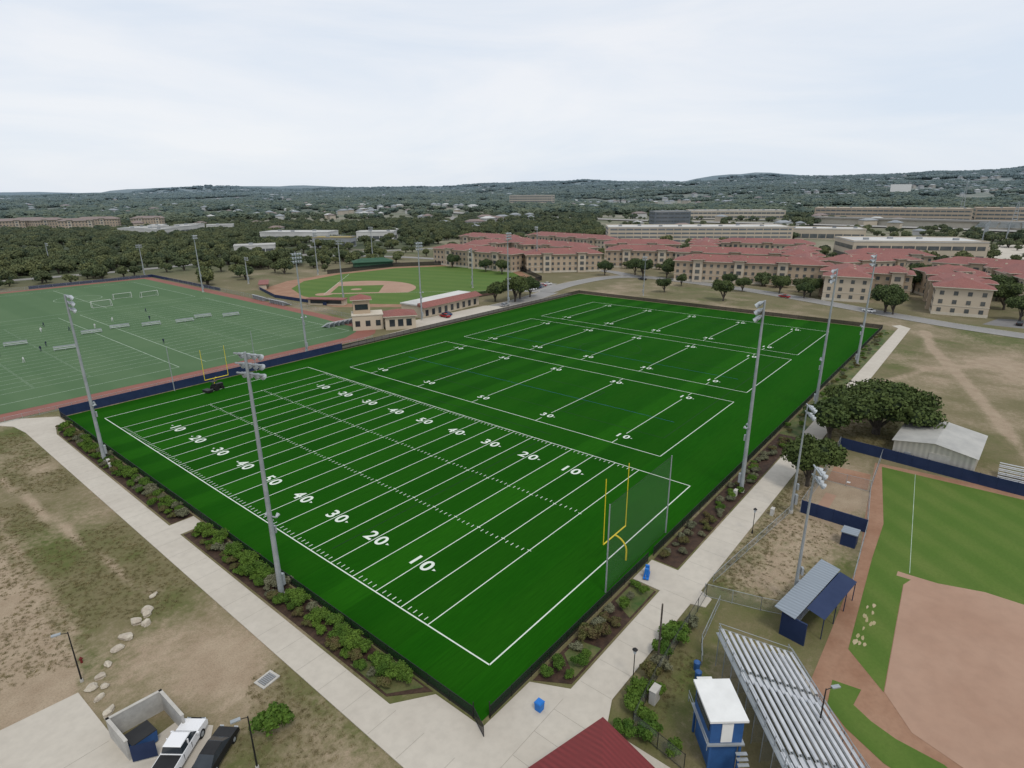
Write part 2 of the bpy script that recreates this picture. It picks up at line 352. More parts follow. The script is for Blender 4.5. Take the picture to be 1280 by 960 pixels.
# ------------------------------------------------------------------ pavements
def slab(name,pts,m=m_conc,h=0.1):
    A=sum(a[0]*b[1]-b[0]*a[1] for a,b in zip(pts,pts[1:]+pts[:1]))
    if A<0: pts=pts[::-1]
    b=MB(); n_=len(pts); b.add([(x,y,-0.1) for x,y in pts]+[(x,y,h) for x,y in pts],[tuple(range(n_,2*n_))]+[(i,(i+1)%n_,n_+(i+1)%n_,n_+i) for i in range(n_)],m)
    return b
s=slab('x',[(-12.9,-8.1),(-12.9,113),(-13.6,119),(-16.5,124),(-12,124),(-5.9,118.4),(-5.9,114),(-8.2,111.5),(-9.2,107),(-9.4,53.2),(-6.0,53.2),(-6.0,49.6),(-9.4,49.6),(-9.5,4),(-6,1.5),(-5.9,-4.4),(0.8,-4.5),(2.6,-8.1),(21.5,-8.1),(21.5,-4.5),(26.5,-4.5),(26.5,-8.1),(200,-8.3),(203,-6),(206,-8),(202,-11.6),(27,-11.9),(24.5,-11.9),(23.8,-13.5),(22,-13.5),(21.5,-11.9),(4,-11.8),(1,-13),(1,-40),(-12.9,-40)])
for y in np.arange(-35,118,3.8): s.line((-12.8,y),(-9.6,y),0.04,0.104,m_joint)
for x in np.arange(4,200,3.6): s.line((x,-11.7),(x,-8.3),0.04,0.104,m_joint)
for k in range(4): s.line((-9.3+k*3,-8.2),(-9.3+k*3,-12),0.04,0.104,m_joint)
s.line((-9.3,-8.2),(1.2,-8.2),0.04,0.106,m_joint); s.line((-9.3,-12),(1.2,-12),0.04,0.106,m_joint)
s.obj('pavement')
s=slab('x',[(-27.5,28.3),(-60,31),(-60,-5),(-28.5,10),(-24,10),(-21,14.5),(-23,17.5),(-27,17)]); s.line((-45,20),(-27.5,20),0.05,0.104,m_joint); s.line((-36,5),(-36,28),0.05,0.106,m_joint); s.obj('concrete_pad')
s=slab('x',[(66,119.2),(84,119.2),(192,119.2),(192,123),(150,123.5),(146,132),(108,133),(100,124),(90,123.5),(66,121.2)]); s.obj('pavement')
def bed(pts): slab('',pts,m_mulch,0.05).obj('mulch_bed')
bed([(-9.1,5),(-5.9,2),(-5.9,49.2),(-9.1,49.2)]); bed([(-9.0,53.6),(-5.9,53.6),(-5.9,113),(-8.9,107)])
bed([(3.2,-7.8),(1.2,-4.6),(21.1,-4.6),(21.1,-7.8)]); bed([(26.9,-7.8),(26.9,-4.6),(80,-4.6),(80,-7.9)])
sheet('planting_strip',[(80.2,-4.5),(195,-4.5),(195,-8.1),(80.2,-8.1)],0.02,m_lawn)
sheet('lawn_patch',[(16.5,-4.9),(21,-4.9),(21,-7.6),(15,-7.6)],0.07,m_lawn); sheet('lawn_patch',[(4,-7.6),(9,-7.6),(8.5,-5),(6,-5)],0.07,m_lawn)
sheet('lawn_patch',[(-8.9,5.2),(-6.1,3),(-6.1,9),(-8.9,11)],0.07,m_lawn)
# ------------------------------------------------------------------ fences
def fence(name,pts,h,mesh,post,sp=3.0,rp=0.035):
    b=MB()
    for (x0,y0),(x1,y1) in zip(pts[:-1],pts[1:]):
        L=math.hypot(x1-x0,y1-y0); k=max(1,round(L/sp))
        for i in range(k+1):
            x=x0+(x1-x0)*i/k; y=y0+(y1-y0)*i/k; b.cyl((x,y,0),(x,y,h+0.06),rp,rp,post,6)
        b.cyl((x0,y0,h),(x1,y1,h),rp*0.8,rp*0.8,post,6); b.cyl((x0,y0,0.15),(x1,y1,0.15),rp*0.6,rp*0.6,post,6)
        b.add([(x0,y0,0.05),(x1,y1,0.05),(x1,y1,h-0.02),(x0,y0,h-0.02)],[(0,1,2,3)],mesh)
    return b.obj(name)
fence('black_chain_link_fence',[(-5.65,-3.0),(-5.65,118)],1.35,m_meshB,m_black)
fence('black_chain_link_fence',[(-4.6,-4.2),(26,-4.2)],1.35,m_meshB,m_black); fence('black_chain_link_fence',[(27.5,-4.2),(196,-4.2),(196,118)],1.35,m_meshB,m_black)
fence('black_chain_link_fence',[(66,118.2),(196,118)],1.5,m_meshB,m_black)
g_=MB(); g_.cyl((-5.65,-3.1,0),(-5.65,-3.1,1.9),.05,.05,m_black); g_.cyl((-4.7,-4.2,0),(-4.7,-4.2,1.9),.05,.05,m_black)
g_.tube([(-5.65,-3.1,1.4),(-6.6,-5.2,1.4),(-6.6,-5.2,0.2),(-5.65,-3.1,0.2)],.03,m_black); g_.add([(-5.65,-3.1,.2),(-6.6,-5.2,.2),(-6.6,-5.2,1.4),(-5.65,-3.1,1.4)],[(0,1,2,3)],m_meshB); g_.obj('field_gate')
def padwall(name,pts,h,m,cap=m_navy,sp=2.4):
    b=MB()
    for (x0,y0),(x1,y1) in zip(pts[:-1],pts[1:]):
        L=math.hypot(x1-x0,y1-y0); a=math.atan2(y1-y0,x1-x0); k=max(1,round(L/sp))
        for i in range(k):
            t_=(i+.5)/k; b.box((x0+(x1-x0)*t_,y0+(y1-y0)*t_,0),(L/k-0.03,0.12,h),m,a)
            b.cyl((x0+(x1-x0)*i/k,y0+(y1-y0)*i/k,0),(x0+(x1-x0)*i/k,y0+(y1-y0)*i/k,h+.1),.04,.04,cap,6)
    return b.obj(name)
padwall('navy_padded_wall',[(-5.6,118.3),(66,118.3)],2.0,m_navy)
# ------------------------------------------------------------------ goalposts and nets
def goalpost(name,x,y,dirn,hh):
    b=MB(); P=[(x,y,0),(x,y,1.3)]
    for i in range(1,9):
        a=rad(90*i/8); P.append((x,y+dirn*1.75*(1-math.cos(a)),1.3+1.75*math.sin(a)))
    b.tube(P,0.11,m_yel,10); z=3.05; yy=y+dirn*1.8
    b.cyl((x-2.82,yy,z),(x+2.82,yy,z),0.09,0.09,m_yel,8)
    for sx in (-2.82,2.82): b.cyl((x+sx,yy,z),(x+sx,yy,hh),0.065,0.055,m_yel,8)
    b.obj(name)
goalpost('football_goalpost',24.4,-1.9,1,12.2); goalpost('football_goalpost',24.4,111.6,-1,10.5)
def net(name,x0,y0,x1,y1,h):
    b=MB()
    for x,y in ((x0,y0),(x1,y1)): b.cyl((x,y,0),(x,y,h),0.11,0.07,m_galv,8)
    b.add([(x0,y0,0.3),(x1,y1,0.3),(x1,y1,h-.1),(x0,y0,h-.1)],[(0,1,2,3)],m_net)
    b.cyl((x0,y0,h-.1),(x1,y1,h-.1),0.02,0.02,m_black,5); b.cyl((x0,y0,.3),(x1,y1,.3),0.02,0.02,m_black,5); b.obj(name)
net('goal_net_backstop',17.2,-3.2,33.6,-3.0,11.8)
b=MB()
for x in (17.2,38): b.cyl((x,117.2,0),(x,117.2,11),0.11,0.07,m_galv,8)
b.obj('net_post')
# ------------------------------------------------------------------ light poles
def lightpole(x,y,h,face,rows=3,nf=4,low=True,name='stadium_light_pole',r0=0.33):
    pole=MB(); lamps=MB()
    pole.cyl((0,0,0),(0,0,0.5),r0*1.5,r0*1.5,m_kerb,12)
    pole.cyl((0,0,0.5),(0,0,h*0.5),r0,r0*0.74,m_galv,12); pole.cyl((0,0,h*0.5),(0,0,h),r0*0.72,r0*0.45,m_galv,12)
    W=nf*0.78
    for k in range(rows):
        z=h-0.3-k*1.05
        pole.box((0.25,0,z-0.08),(0.14,W+0.3,0.14),m_galv)
        for i in range(nf):
            yy=(i-(nf-1)/2)*0.8
            lamps.cyl((0.35,yy,z-0.05),(0.55,yy,z-0.18),0.15,0.2,m_galv,8)
            lamps.cyl((0.55,yy,z-0.18),(0.85,yy,z-0.40),0.2,0.36,m_shade,10,False)
            lamps.cyl((0.80,yy,z-0.36),(0.82,yy,z-0.37),0.32,0.32,m_lens,10)
    if low:
        z=h*0.36; pole.box((0.1,0,z),(0.12,1.6,0.12),m_galv)
        for yy in (-.7,.7): lamps.cyl((0.2,yy,z),(0.6,yy,z+0.22),0.13,0.24,m_shade,8)
    pole.box((0.42,0,1.6),(0.35,0.6,1.5),m_galv)
    pole.box((0.4,0,h*0.36-2.2),(0.25,0.45,0.9),m_galv)
    return group(name,{'shaft':pole,'floodlights':lamps},(x,y,0),face)
for x,y,h,f in ((-7.6,26,30,rad(20)),(-7.6,85,30,rad(-10)),(57.5,124,29.4,rad(-90)),(52,-7,30.4,rad(95)),(100,-6.3,30,rad(100)),(142,-6.5,29.4,rad(110)),(154,126,29.6,rad(-90)),(110,131,28.5,rad(-90))):
    lightpole(x,y,h,f,3,4)
for x,y,h,f in ((118,191,26,rad(30)),(213,292,24,rad(-120)),(90,265,27,rad(-60)),(78,464,15,0),(96,353,18,rad(-120)),(178,169,19.3,rad(120)),(160,275,24,rad(-80)),(245,180,26,rad(160)),(117,273,14,0)):
    lightpole(x,y,h,f,2,4,False)
for x,y,h,f in ((50,-15,17,rad(-60)),(29,-21,17.3,rad(-60)),(207,91,17.7,rad(180))): lightpole(x,y,h,f,2,3,False,r0=0.2)
def streetlamp(x,y,h,a,name='street_lamp'):
    b=MB(); b.cyl((0,0,0),(0,0,.3),.16,.14,m_kerb,8); b.cyl((0,0,.3),(0,0,h),.08,.05,m_black,8); b.cyl((0,0,h-.1),(0.7,0,h+.05),.035,.035,m_black,6); b.box((0.9,0,h),(0.75,.32,.12),m_galv); b.box((0.9,0,h-.02),(0.6,.26,.02),m_lens); b.obj(name,(x,y,0),a)
streetlamp(-26.8,29.7,5.9,rad(160)); streetlamp(-20.6,7.5,5.6,rad(160)); streetlamp(12.2,-27.6,5,rad(-40))
def globelamp(x,y):
    b=MB(); b.cyl((0,0,0),(0,0,.5),.14,.08,m_black); b.cyl((0,0,.5),(0,0,3.3),.05,.045,m_black); b.cyl((0,0,3.3),(0,0,3.75),.12,.2,m_lens); b.cyl((0,0,3.75),(0,0,4.0),.28,.03,m_black); b.obj('lamp_post',(x,y,0))
for q in ((7.3,-12.2),(66,-12.3),(41,-12.4)): globelamp(*q)
b=MB(); b.cyl((0,0,0),(0,0,7.5),.12,.09,m_bark); b.obj('utility_post',(10.5,-13.2,0))
# ------------------------------------------------------------------ vegetation
def leafmesh(name,R,H,z0,nl,size,lobes,ml,mc,seed,trunk=True,core=True):
    r=np.random.default_rng(seed); b=MB()
    cs=[];
    for i in range(lobes):
        a=r.random()*2*math.pi; d=R*0.70*math.sqrt(r.random()); z=z0+(H-z0)*(0.40+0.32*(1-(d/R)**2)*r.random()+0.08*r.random())
        cs.append((d*math.cos(a),d*math.sin(a),z,R*(0.24+0.19*r.random())))
    cs.append((0,0,z0+(H-z0)*0.58,R*0.46))
    vz=(H-z0)/(2*R)*1.5
    if trunk:
        b.cyl((0,0,-.2),(0.1,0.1,z0+(H-z0)*.35),R*0.07,R*0.045,m_bark,8)
        for c in cs[:6]: b.cyl((0.05,0.05,z0*0.6),(c[0]*.8,c[1]*.8,c[2]-.2),R*0.035,R*0.012,m_bark,6)
    if core:
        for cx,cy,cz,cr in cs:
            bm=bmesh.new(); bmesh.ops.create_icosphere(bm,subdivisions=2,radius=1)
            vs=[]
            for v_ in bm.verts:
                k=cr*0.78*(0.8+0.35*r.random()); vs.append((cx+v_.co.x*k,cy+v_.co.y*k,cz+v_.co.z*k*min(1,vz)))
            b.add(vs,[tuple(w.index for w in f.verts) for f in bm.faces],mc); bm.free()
    n_=nl; k=r.integers(0,len(cs),n_); C_=np.array(cs)[k]
    dv=r.normal(size=(n_,3)); dv/=np.linalg.norm(dv,axis=1)[:,None]; dv[:,2]=np.where(dv[:,2]<-0.45,-dv[:,2],dv[:,2])
    rr=C_[:,3]*(0.74+0.42*r.random(n_)); P=C_[:,:3]+dv*rr[:,None]*np.array([1,1,min(1,vz)])
    nr=dv+0.7*r.normal(size=(n_,3)); nr/=np.linalg.norm(nr,axis=1)[:,None]
    t1=np.cross(nr,r.normal(size=(n_,3))); t1/=np.linalg.norm(t1,axis=1)[:,None]; t2=np.cross(nr,t1)
    s_=size*(0.6+0.8*r.random(n_))[:,None]
    V=np.stack([P-t1*s_,P+t2*s_*0.8,P+t1*s_,P-t2*s_*0.8],1).reshape(-1,3)
    b.add(V.tolist(),[(4*i,4*i+1,4*i+2,4*i+3) for i in range(n_)],ml)
    return b.mesh(name)
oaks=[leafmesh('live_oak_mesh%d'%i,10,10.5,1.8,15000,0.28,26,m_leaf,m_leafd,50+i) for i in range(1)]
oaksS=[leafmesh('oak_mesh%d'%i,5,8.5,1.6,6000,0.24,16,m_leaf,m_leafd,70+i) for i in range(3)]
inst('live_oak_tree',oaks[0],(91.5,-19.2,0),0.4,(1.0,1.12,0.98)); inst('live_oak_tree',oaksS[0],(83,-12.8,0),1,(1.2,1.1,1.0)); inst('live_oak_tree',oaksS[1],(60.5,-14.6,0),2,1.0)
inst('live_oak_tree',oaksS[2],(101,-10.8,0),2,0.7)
for x,y,s_ in ((161,128,1.3),(168,131,1.2),(174,130,1.1),(156,135,1.0),(216,58,1.1),(222,88,0.8),(229,0,1.3),(226,-3,1.0),(262,120,1.2),(268,128,1.1),(250,45,1.0),(245,60,.8),(288,-2,1.2),(262,-35,1.3),(275,-48,1.4),(245,90,.7),(330,150,1.3),(318,110,1.2),(322,0,1.2),(255,140,1),(283,115,1),(225,190,1),(228,205,.9),(230,235,1),(240,-40,1.1),(255,-50,1.2),(248,-60,1),(266,108,.9),(255,70,.8),(250,32,1.0),(244,33,.8),(285,-32,1.3),(292,-56,1.4),(310,-58,1.4),(280,-66,1.2)):
    inst('oak_tree',random.choice(oaksS),(x,y,0),random.random()*6,s_)
bushes=[leafmesh('shrub_mesh%d'%i,1.0,1.5,0.05,1100,0.08,9,m_bush,m_bush,90+i,False) for i in range(2)]+[leafmesh('shrub_mesh_r%d'%i,1.0,1.3,0.05,1000,0.08,9,[m_bush3,m_bush2][i],[m_bush3,m_bush2][i],95+i,False) for i in range(2)]
def shrub(x,y,k=None,s_=None):
    k=random.choice((0,0,1,2,3)) if k is None else k
    s_=s_ or random.uniform(.55,1.15)
    inst('garden_shrub',bushes[k],(x,y,0.02),random.random()*6,(s_*random.uniform(.85,1.2),s_*random.uniform(.85,1.2),s_*random.uniform(.75,1.0)))
inst('round_shrub_tree',bushes[0],(-18.2,9.2,0),0,(1.9,1.9,1.9))
y=4.6
while y<48.6:
    if not 24.6<y<27.4: shrub(-6.85+random.uniform(-.25,.15),y,random.choice((0,1,0,1,0,3)),random.uniform(.95,1.4))
    y+=random.uniform(1.0,1.9)
y=6
while y<48.6:
    if random.random()<.9: shrub(-8.2+random.uniform(-.3,.3),y,random.choice((0,2,2,3,1,0)),random.uniform(.6,1.1))
    y+=random.uniform(.8,1.6)
y=54.5
while y<110:
    shrub(-6.9+random.uniform(-.3,.2),y,random.choice((0,1,0,3,2)),random.uniform(.9,1.35))
    if random.random()<.85: shrub(-8.1+random.uniform(-.4,.4),y+.7,random.choice((0,2,3,1)),random.uniform(.6,1.0))
    y+=random.uniform(1.1,1.9)
for x,y,k,s_ in ((4.2,-5.8,0,1.0),(5.5,-7,1,.9),(9.5,-5.7,2,1.4),(10.6,-6.8,2,1.3),(11.2,-5.6,3,1.1),(3.8,-7,0,.7),(16,-6.6,0,1.0),(18,-6.2,3,.8),(19.7,-7,1,.8),(6.8,-6.9,0,.7),(14.5,-5.5,3,.8),(2.6,-5.2,1,.9),(7.5,-5.6,3,.8),(13,-7,2,.9),(20,-5.4,0,.8),(12.8,-5.6,2,.9)): shrub(x,y,k,s_)
for x in np.arange(28,78,1.1): shrub(x,-6.2+random.uniform(-1.2,1.2),random.choice((3,3,2,0)),random.uniform(.55,1.0))
for x in np.arange(82,190,2.4): shrub(x,-6+random.uniform(-1,1),random.choice((3,2,0)),random.uniform(.6,.95))
for x,y,s_,k in ((12.4,-13,1.4,0),(14.5,-13.2,1.5,1),(16.3,-13.1,1.2,0),(10.2,-13.4,1.2,3),(8.6,-13.3,1.4,2),(6,-13.2,1.4,0),(4.5,-14,1.3,1),(3.6,-15.2,1.2,0),(2.6,-16.5,1.2,1),(18,-13.3,1,3),(2.4,-18.5,1.1,0),(7.2,-14.6,1.0,1),(1.8,-14.6,1.1,0)): shrub(x,y,k,s_)
tmpl=D.collections.new('canopy_templates'); cl2=D.collections.new('canopy_clump_templates'); tf=D.collections.new('tuft_templates')
for i in range(4):
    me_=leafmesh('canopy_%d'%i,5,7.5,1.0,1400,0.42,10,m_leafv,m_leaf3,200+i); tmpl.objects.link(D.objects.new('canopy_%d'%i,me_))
for i in range(3):
    r=np.random.default_rng(300+i); b=MB()
    for k in range(11):
        a=r.random()*6.28; d=16*math.sqrt(r.random()); cx,cy=d*math.cos(a),d*math.sin(a); R=3.5+3*r.random(); hz=4+3.5*r.random()
        bm=bmesh.new(); bmesh.ops.create_icosphere(bm,subdivisions=3,radius=1); vs=[]
        for v_ in bm.verts:
            kk=0.62+0.65*r.random(); vs.append((cx+v_.co.x*R*kk,cy+v_.co.y*R*kk,2+hz*0.5+v_.co.z*hz*0.55*kk))
        b.add(vs,[tuple(w.index for w in f.verts) for f in bm.faces],m_leaf2 if k%3 else m_leaf3); bm.free()
    cl2.objects.link(D.objects.new('clump_%d'%i,b.mesh('clump_%d'%i)))
for i in range(3):
    r=np.random.default_rng(400+i); b=MB()
    for k in range(26):
        a=r.random()*6.28; d=.22*r.random(); x,y=d*math.cos(a),d*math.sin(a); h=.05+.13*r.random(); a2=r.random()*6.28; w=.012; lx,ly=h*.7*math.cos(a2),h*.7*math.sin(a2)
        b.add([(x-w,y,0),(x+w,y+w,0),(x+lx,y+ly,h)],[(0,1,2)],m_tuft)
    tf.objects.link(D.objects.new('tuft_%d'%i,b.mesh('tuft_%d'%i)))
def gn(name,P,rot,sc,coll):
    me=D.meshes.new(name); me.from_pydata(P.tolist(),[],[]); 
    a=me.attributes.new('rz','FLOAT','POINT'); a.data.foreach_set('value',rot.astype(np.float32))
    a=me.attributes.new('sc','FLOAT','POINT'); a.data.foreach_set('value',sc.astype(np.float32))
    o=D.objects.new(name,me); COL.objects.link(o)
    g=D.node_groups.new(name,'GeometryNodeTree'); g.interface.new_socket('Geometry',in_out='INPUT',socket_type='NodeSocketGeometry'); g.interface.new_socket('Geometry',in_out='OUTPUT',socket_type='NodeSocketGeometry')
    N=g.nodes; Lk=g.links; i_=N.new('NodeGroupInput'); o_=N.new('NodeGroupOutput'); ip=N.new('GeometryNodeInstanceOnPoints'); ci=N.new('GeometryNodeCollectionInfo')
    ci.inputs['Collection'].default_value=coll; ci.inputs['Separate Children'].default_value=True; ci.inputs['Reset Children'].default_value=True
    ip.inputs['Pick Instance'].default_value=True
    def na(k):
        q=N.new('GeometryNodeInputNamedAttribute'); q.data_type='FLOAT'; q.inputs['Name'].default_value=k; return q.outputs[0]
    cx=N.new('ShaderNodeCombineXYZ'); Lk.new(na('rz'),cx.inputs[2]); cs=N.new('ShaderNodeCombineXYZ'); s1=na('sc')
    for k in range(3): Lk.new(s1,cs.inputs[k])
    Lk.new(i_.outputs[0],ip.inputs['Points']); Lk.new(ci.outputs[0],ip.inputs['Instance']); Lk.new(cx.outputs[0],ip.inputs['Rotation']); Lk.new(cs.outputs[0],ip.inputs['Scale']); Lk.new(ip.outputs[0],o_.inputs[0])
    md_=o.modifiers.new('scatter','NODES'); md_.node_group=g
x=rng.uniform(-50,-13.2,26000); y=rng.uniform(-8,115,26000); dd=fbm(x,y,14,5)+.3*fbm(x+300,y,5,4); k=(dd<0.66)&~((x<-21)&(y<31)); xa,ya=x[k],y[k]
x=rng.uniform(5,110,9000); y=rng.uniform(-22,-12.2,9000); k=((y>-15.5)&(x>26))|((x>27)&(x<50)&(rng.random(9000)<.4))|(x>80)|((x<14)&(y>-16.5)&(y<-13)); x,y=x[k],y[k]
x=np.concatenate([xa,x]); y=np.concatenate([ya,y]); gn('dry_grass_tufts',np.stack([x,y,x*0],-1),rng.random(len(x))*6.3,0.5+0.9*rng.random(len(x)),tf)
EXC=[]
def ok(x,y):
    k=np.ones(x.shape,bool)
    for e in EXC:
        cx,cy,a,b_,an=e[:5]; mg=e[5] if len(e)>5 else 3
        c,s_=math.cos(an),math.sin(an); u=(x-cx)*c+(y-cy)*s_; w=-(x-cx)*s_+(y-cy)*c
        k&=~((abs(u)<a+mg)&(abs(w)<b_+mg))
    return k
# ------------------------------------------------------------------ buildings
def dorm(x,y,L,W,deg,st=3,tower=True,mat=None,roof=None,name='dormitory_building',z0=0):
    a=rad(deg); mat=mat or random.choice((m_stucco,m_stucco2)); roof=roof or m_roof; EXC.append((x,y,L/2,W/2,a))
    wl,rf,wn=MB(),MB(),MB(); H=st*3.2+0.6
    wl.box((0,0,-1),(L,W,H+1),mat); wl.box((0,0,-0.9),(L+.16,W+.16,2.0),m_trim)
    wl.box((0,0,3.5),(L+.2,W+.2,0.22),m_trim)
    rf.hip((0,0),L,W,H,W*0.17,roof,0,1.0,0.3,m_trim)
    for i in range(int(L/9)): rf.box((-L/2+W/2+i*9,random.choice((-2.5,2.5)),H+.8),(.8,.8,1.9),mat)
    for s_ in range(st):
        z=1.1+s_*3.2+ (0 if s_ else .1)
        k=int(L/3.3)
        for i in range(k):
            xx=-L/2+(i+.5)*L/k
            if tower and i%6==3: continue
            for sg in (-1,1): 
                wn.box((xx,sg*(W/2+.02),z),(1.35,.14,1.5),m_win); wl.box((xx,sg*(W/2+.05),z-.16),(1.6,.25,.14),m_trim)
        k=int(W/3.6)
        for i in range(k):
            yy=-W/2+(i+.5)*W/k
            for sg in (-1,1): wn.box((sg*(L/2+.02),yy,z),(.14,1.35,1.5),m_win)
    if tower:
        k=int(L/3.3)
        for i in range(3,k,6):
            xx=-L/2+(i+.5)*L/k
            for sg in (-1,1):
                wl.box((xx,sg*(W/2+.6),-1),(4.6,1.6,H+2.0),m_stucco2 if mat is m_stucco else m_stucco); rf.hip((xx,sg*(W/2-.6)),5.2,4.6,H+1.0,1.3,roof,0,.7,.25,m_trim)
                for s_ in range(st): wn.box((xx,sg*(W/2+1.42),1.1+s_*3.2),(2.2,.12,1.9),m_win)
    return group(name,{'walls':wl,'roof':rf,'windows':wn},(x,y,z0),a)
for q in ((243,224,68,16,88),(259,172,44,16,-45),(368,240,80,16,84),(304,143,42,16,-66),(278,70,70,16,-73),(262,21,34,17,12),(272,7,18,14,-80),(254,-20,34,17,8),(301,-40,40,16,20),(290,-14,22,14,-60),
          (318,96,56,16,-72),(345,62,50,16,10),(396,98,60,16,-75),(322,22,44,16,-40),(300,205,60,16,80),(310,245,56,16,60),(330,290,60,16,85),(345,165,50,16,-60),(285,255,30,16,0),(370,130,44,16,20),(300,48,34,15,15),(360,20,40,16,-70),(330,-30,50,16,80)):
    dorm(*q)
def flatb(x,y,L,W,H,deg,mw,mr,name,levels=0,band=None,z0=0,mg=3):
    a=rad(deg); EXC.append((x,y,L/2,W/2,a,mg)); wl,rf,wn=MB(),MB(),MB()
    wl.box((0,0,-6),(L,W,H+6),mw); rf.box((0,0,H),(L+.4,W+.4,.5),mr)
    for sx,sy,dx,dy in ((0,W/2,L,.5),(0,-W/2,L,.5),(L/2,0,.5,W+.5),(-L/2,0,.5,W+.5)): rf.box((sx,sy,H+.5),(dx,dy,.5),mw)
    for i in range(int(L/18)): rf.box((-L/2+12+i*18,random.uniform(-W/4,W/4),H+.5),(3,2.4,1.3),m_roofgrey)
    for k in range(levels):
        z=1.2+k*(H/levels)
        for sg in (-1,1): wn.box((0,sg*(W/2+.02),z),(L-3,.2,H/levels*.42),band or m_win); wn.box((sg*(L/2+.02),0,z),(.2,W-3,H/levels*.42),band or m_win)
        for i in range(int(L/7)+1):
            for sg in (-1,1): wl.box((-L/2+1.5+i*7,sg*(W/2+.08),z),(.6,.35,H/levels*.42),mw)
    return group(name,{'walls':wl,'roof':rf,'openings':wn},(x,y,z0),a)
flatb(448,22,78,40,12,-62,m_stucco2,m_roofwhite,'recreation_building',2)
flatb(505,195,160,42,13,-56,m_stucco2,m_roofwhite,'parking_garage',4,m_darkbld)
flatb(640,284,42,24,21,-48,m_darkbld,m_roofwhite,'office_building',5,mg=12)
flatb(1312,1007,120,30,30,-67,m_stucco2,m_roofwhite,'hotel_building',5,None,float(terrain(1312,1007)),14)
flatb(300,520,70,26,8,-56,m_roofwhite,m_roofwhite,'warehouse_building',1,mg=7)
yb=M('yellow_roof',(0.42,0.31,0.06)); flatb(275,425,34,14,8,-56,m_roofgrey,yb,'workshop_building',1,mg=5); flatb(345,455,36,20,8,-50,m_roofwhite,m_roofwhite,'warehouse_building',1,mg=6); flatb(205,430,30,14,6,-30,m_roofwhite,m_roofwhite,'warehouse_building',1,mg=5)
flatb(600,120,90,34,9,-70,m_stucco2,m_roofwhite,'retail_building',1); flatb(1050,120,200,50,16,-82,m_stucco,m_stucco2,'shopping_centre',3); flatb(1120,-60,160,50,16,-84,m_stucco,m_stucco,'shopping_centre',3); flatb(980,330,150,40,12,-60,m_stucco2,m_roofwhite,'shopping_centre',2)
for q in ((150,978,60,-20),(200,960,40,15),(250,935,50,-30),(190,1000,40,-20),(90,1000,50,-10),(300,900,38,-35),(120,940,40,-5),(215,900,36,-25),(40,985,40,-15)): dorm(q[0],q[1],q[2],16,q[3],4,True,m_stucco,m_roofbrown,name='apartment_building'); EXC.append((q[0],q[1],q[2]/2,9,rad(q[3]),9))
for q in ((250,760,40,-20),(280,740,34,30),(300,770,30,10),(230,740,36,-50),(270,790,30,60),(240,700,30,20),(320,730,30,-30)): flatb(q[0],q[1],q[2],16,8,q[3],m_roofwhite,m_roofwhite,'white_roof_building',1,mg=12)
zz=float(terrain(2480,300)); flatb(2480,300,60,30,34,-80,m_white,m_white,'hilltop_water_tank_building',0,None,zz)
def presstower():
    wl,rf,wn=MB(),MB(),MB()
    wl.box((0,0,0),(9,7,4.2),m_stucco2); wl.box((-1.5,1,4.2),(5,4.5,4.2),m_stucco); wl.box((9.5,-1.5,0),(9,8,3.8),m_stucco2)
    rf.hip((-1.5,1),5,4.5,8.4,1.2,m_roof,0,.7,.2,m_trim); rf.hip((9.5,-1.5),9,8,3.8,1.3,m_roof,0,.6,.25,m_trim)
    rf.box((0,0,4.2),(9.3,7.3,.25),m_trim)
    for x in (-3,0,3): wn.box((x,-3.53,1.2),(1.4,.1,1.6),m_glass)
    for y in (-2,1): wn.box((-4.53,y,1),(.1,1.4,2),m_glass)
    wn.box((-1.5,-1.28,5.6),(3.8,.1,1.6),m_glass); wn.box((-4.03,1,5.6),(.1,3.2,1.6),m_glass)
    for x in (7,9.5,12): wn.box((x,-5.53,1.0),(1.6,.1,2),m_glass)
    wl.box((5,0,2.8),(1.6,6,.3),m_trim)
    for y in (-2.5,2.5): wl.cyl((5,y,0),(5,y,2.8),.25,.25,m_trim)
    e=group('field_house',{'walls':wl,'roof':rf,'windows':wn},(90,137,0),rad(-35)); e.scale=(1.15,1.15,1.2); EXC.append((90,137,14,10,0))
presstower()
wl,rf,wn=MB(),MB(),MB(); wl.box((0,0,0),(34,11,4.5),m_stucco2); rf.box((0,1,4.5),(34.6,9.6,.5),m_roofwhite); rf.add([(-17.5,-3.6,5.6),(17.5,-3.6,5.6),(17.5,-7,4.1),(-17.5,-7,4.1),(-17.5,-3.6,4.4),(17.5,-3.6,4.4)],[(3,2,1,0),(0,1,5,4),(1,2,5),(0,4,3)],m_roof)
for i in range(9): wn.box((-14.5+i*3.6,-5.53,.6),(1.6,.1,2.3),m_glass)
group('concession_building',{'walls':wl,'roof':rf,'windows':wn},(129,140,0),rad(4))
# ------------------------------------------------------------------ old practice field
rt=MB(); rt.poly([(-90,125.2),(78,124.2),(86,128),(91,134),(93.5,145),(95.5,240),(95.5,345),(-90,345)],0.012,m_red); rt.obj('running_track_border')
sheet('practice_field',[(-90,130.5),(64,130.2),(76,130.6),(83.5,135),(87.5,143),(89.5,170),(90.5,236),(91,340),(-90,340)],0.03,m_old)
pf=MB()
for x0,x1 in ((-22,26.8),(34,82.8)):
    for a,b_ in (((x0,138),(x1,138)),((x0,247),(x1,247)),((x0,138),(x0,247)),((x1,138),(x1,247))): pf.line(a,b_,0.18,.038,m_lineO)
    for i in range(10,111,5): pf.line((x0,138+i*Yd*.99),(x1,138+i*Yd*.99),.13,.04,m_lineO)
    for i in range(11,110):
        for xx in (x0+18,x0+30): pf.line((xx,138+i*Yd*.99),(xx+.6,138+i*Yd*.99),.12,.042,m_lineO)
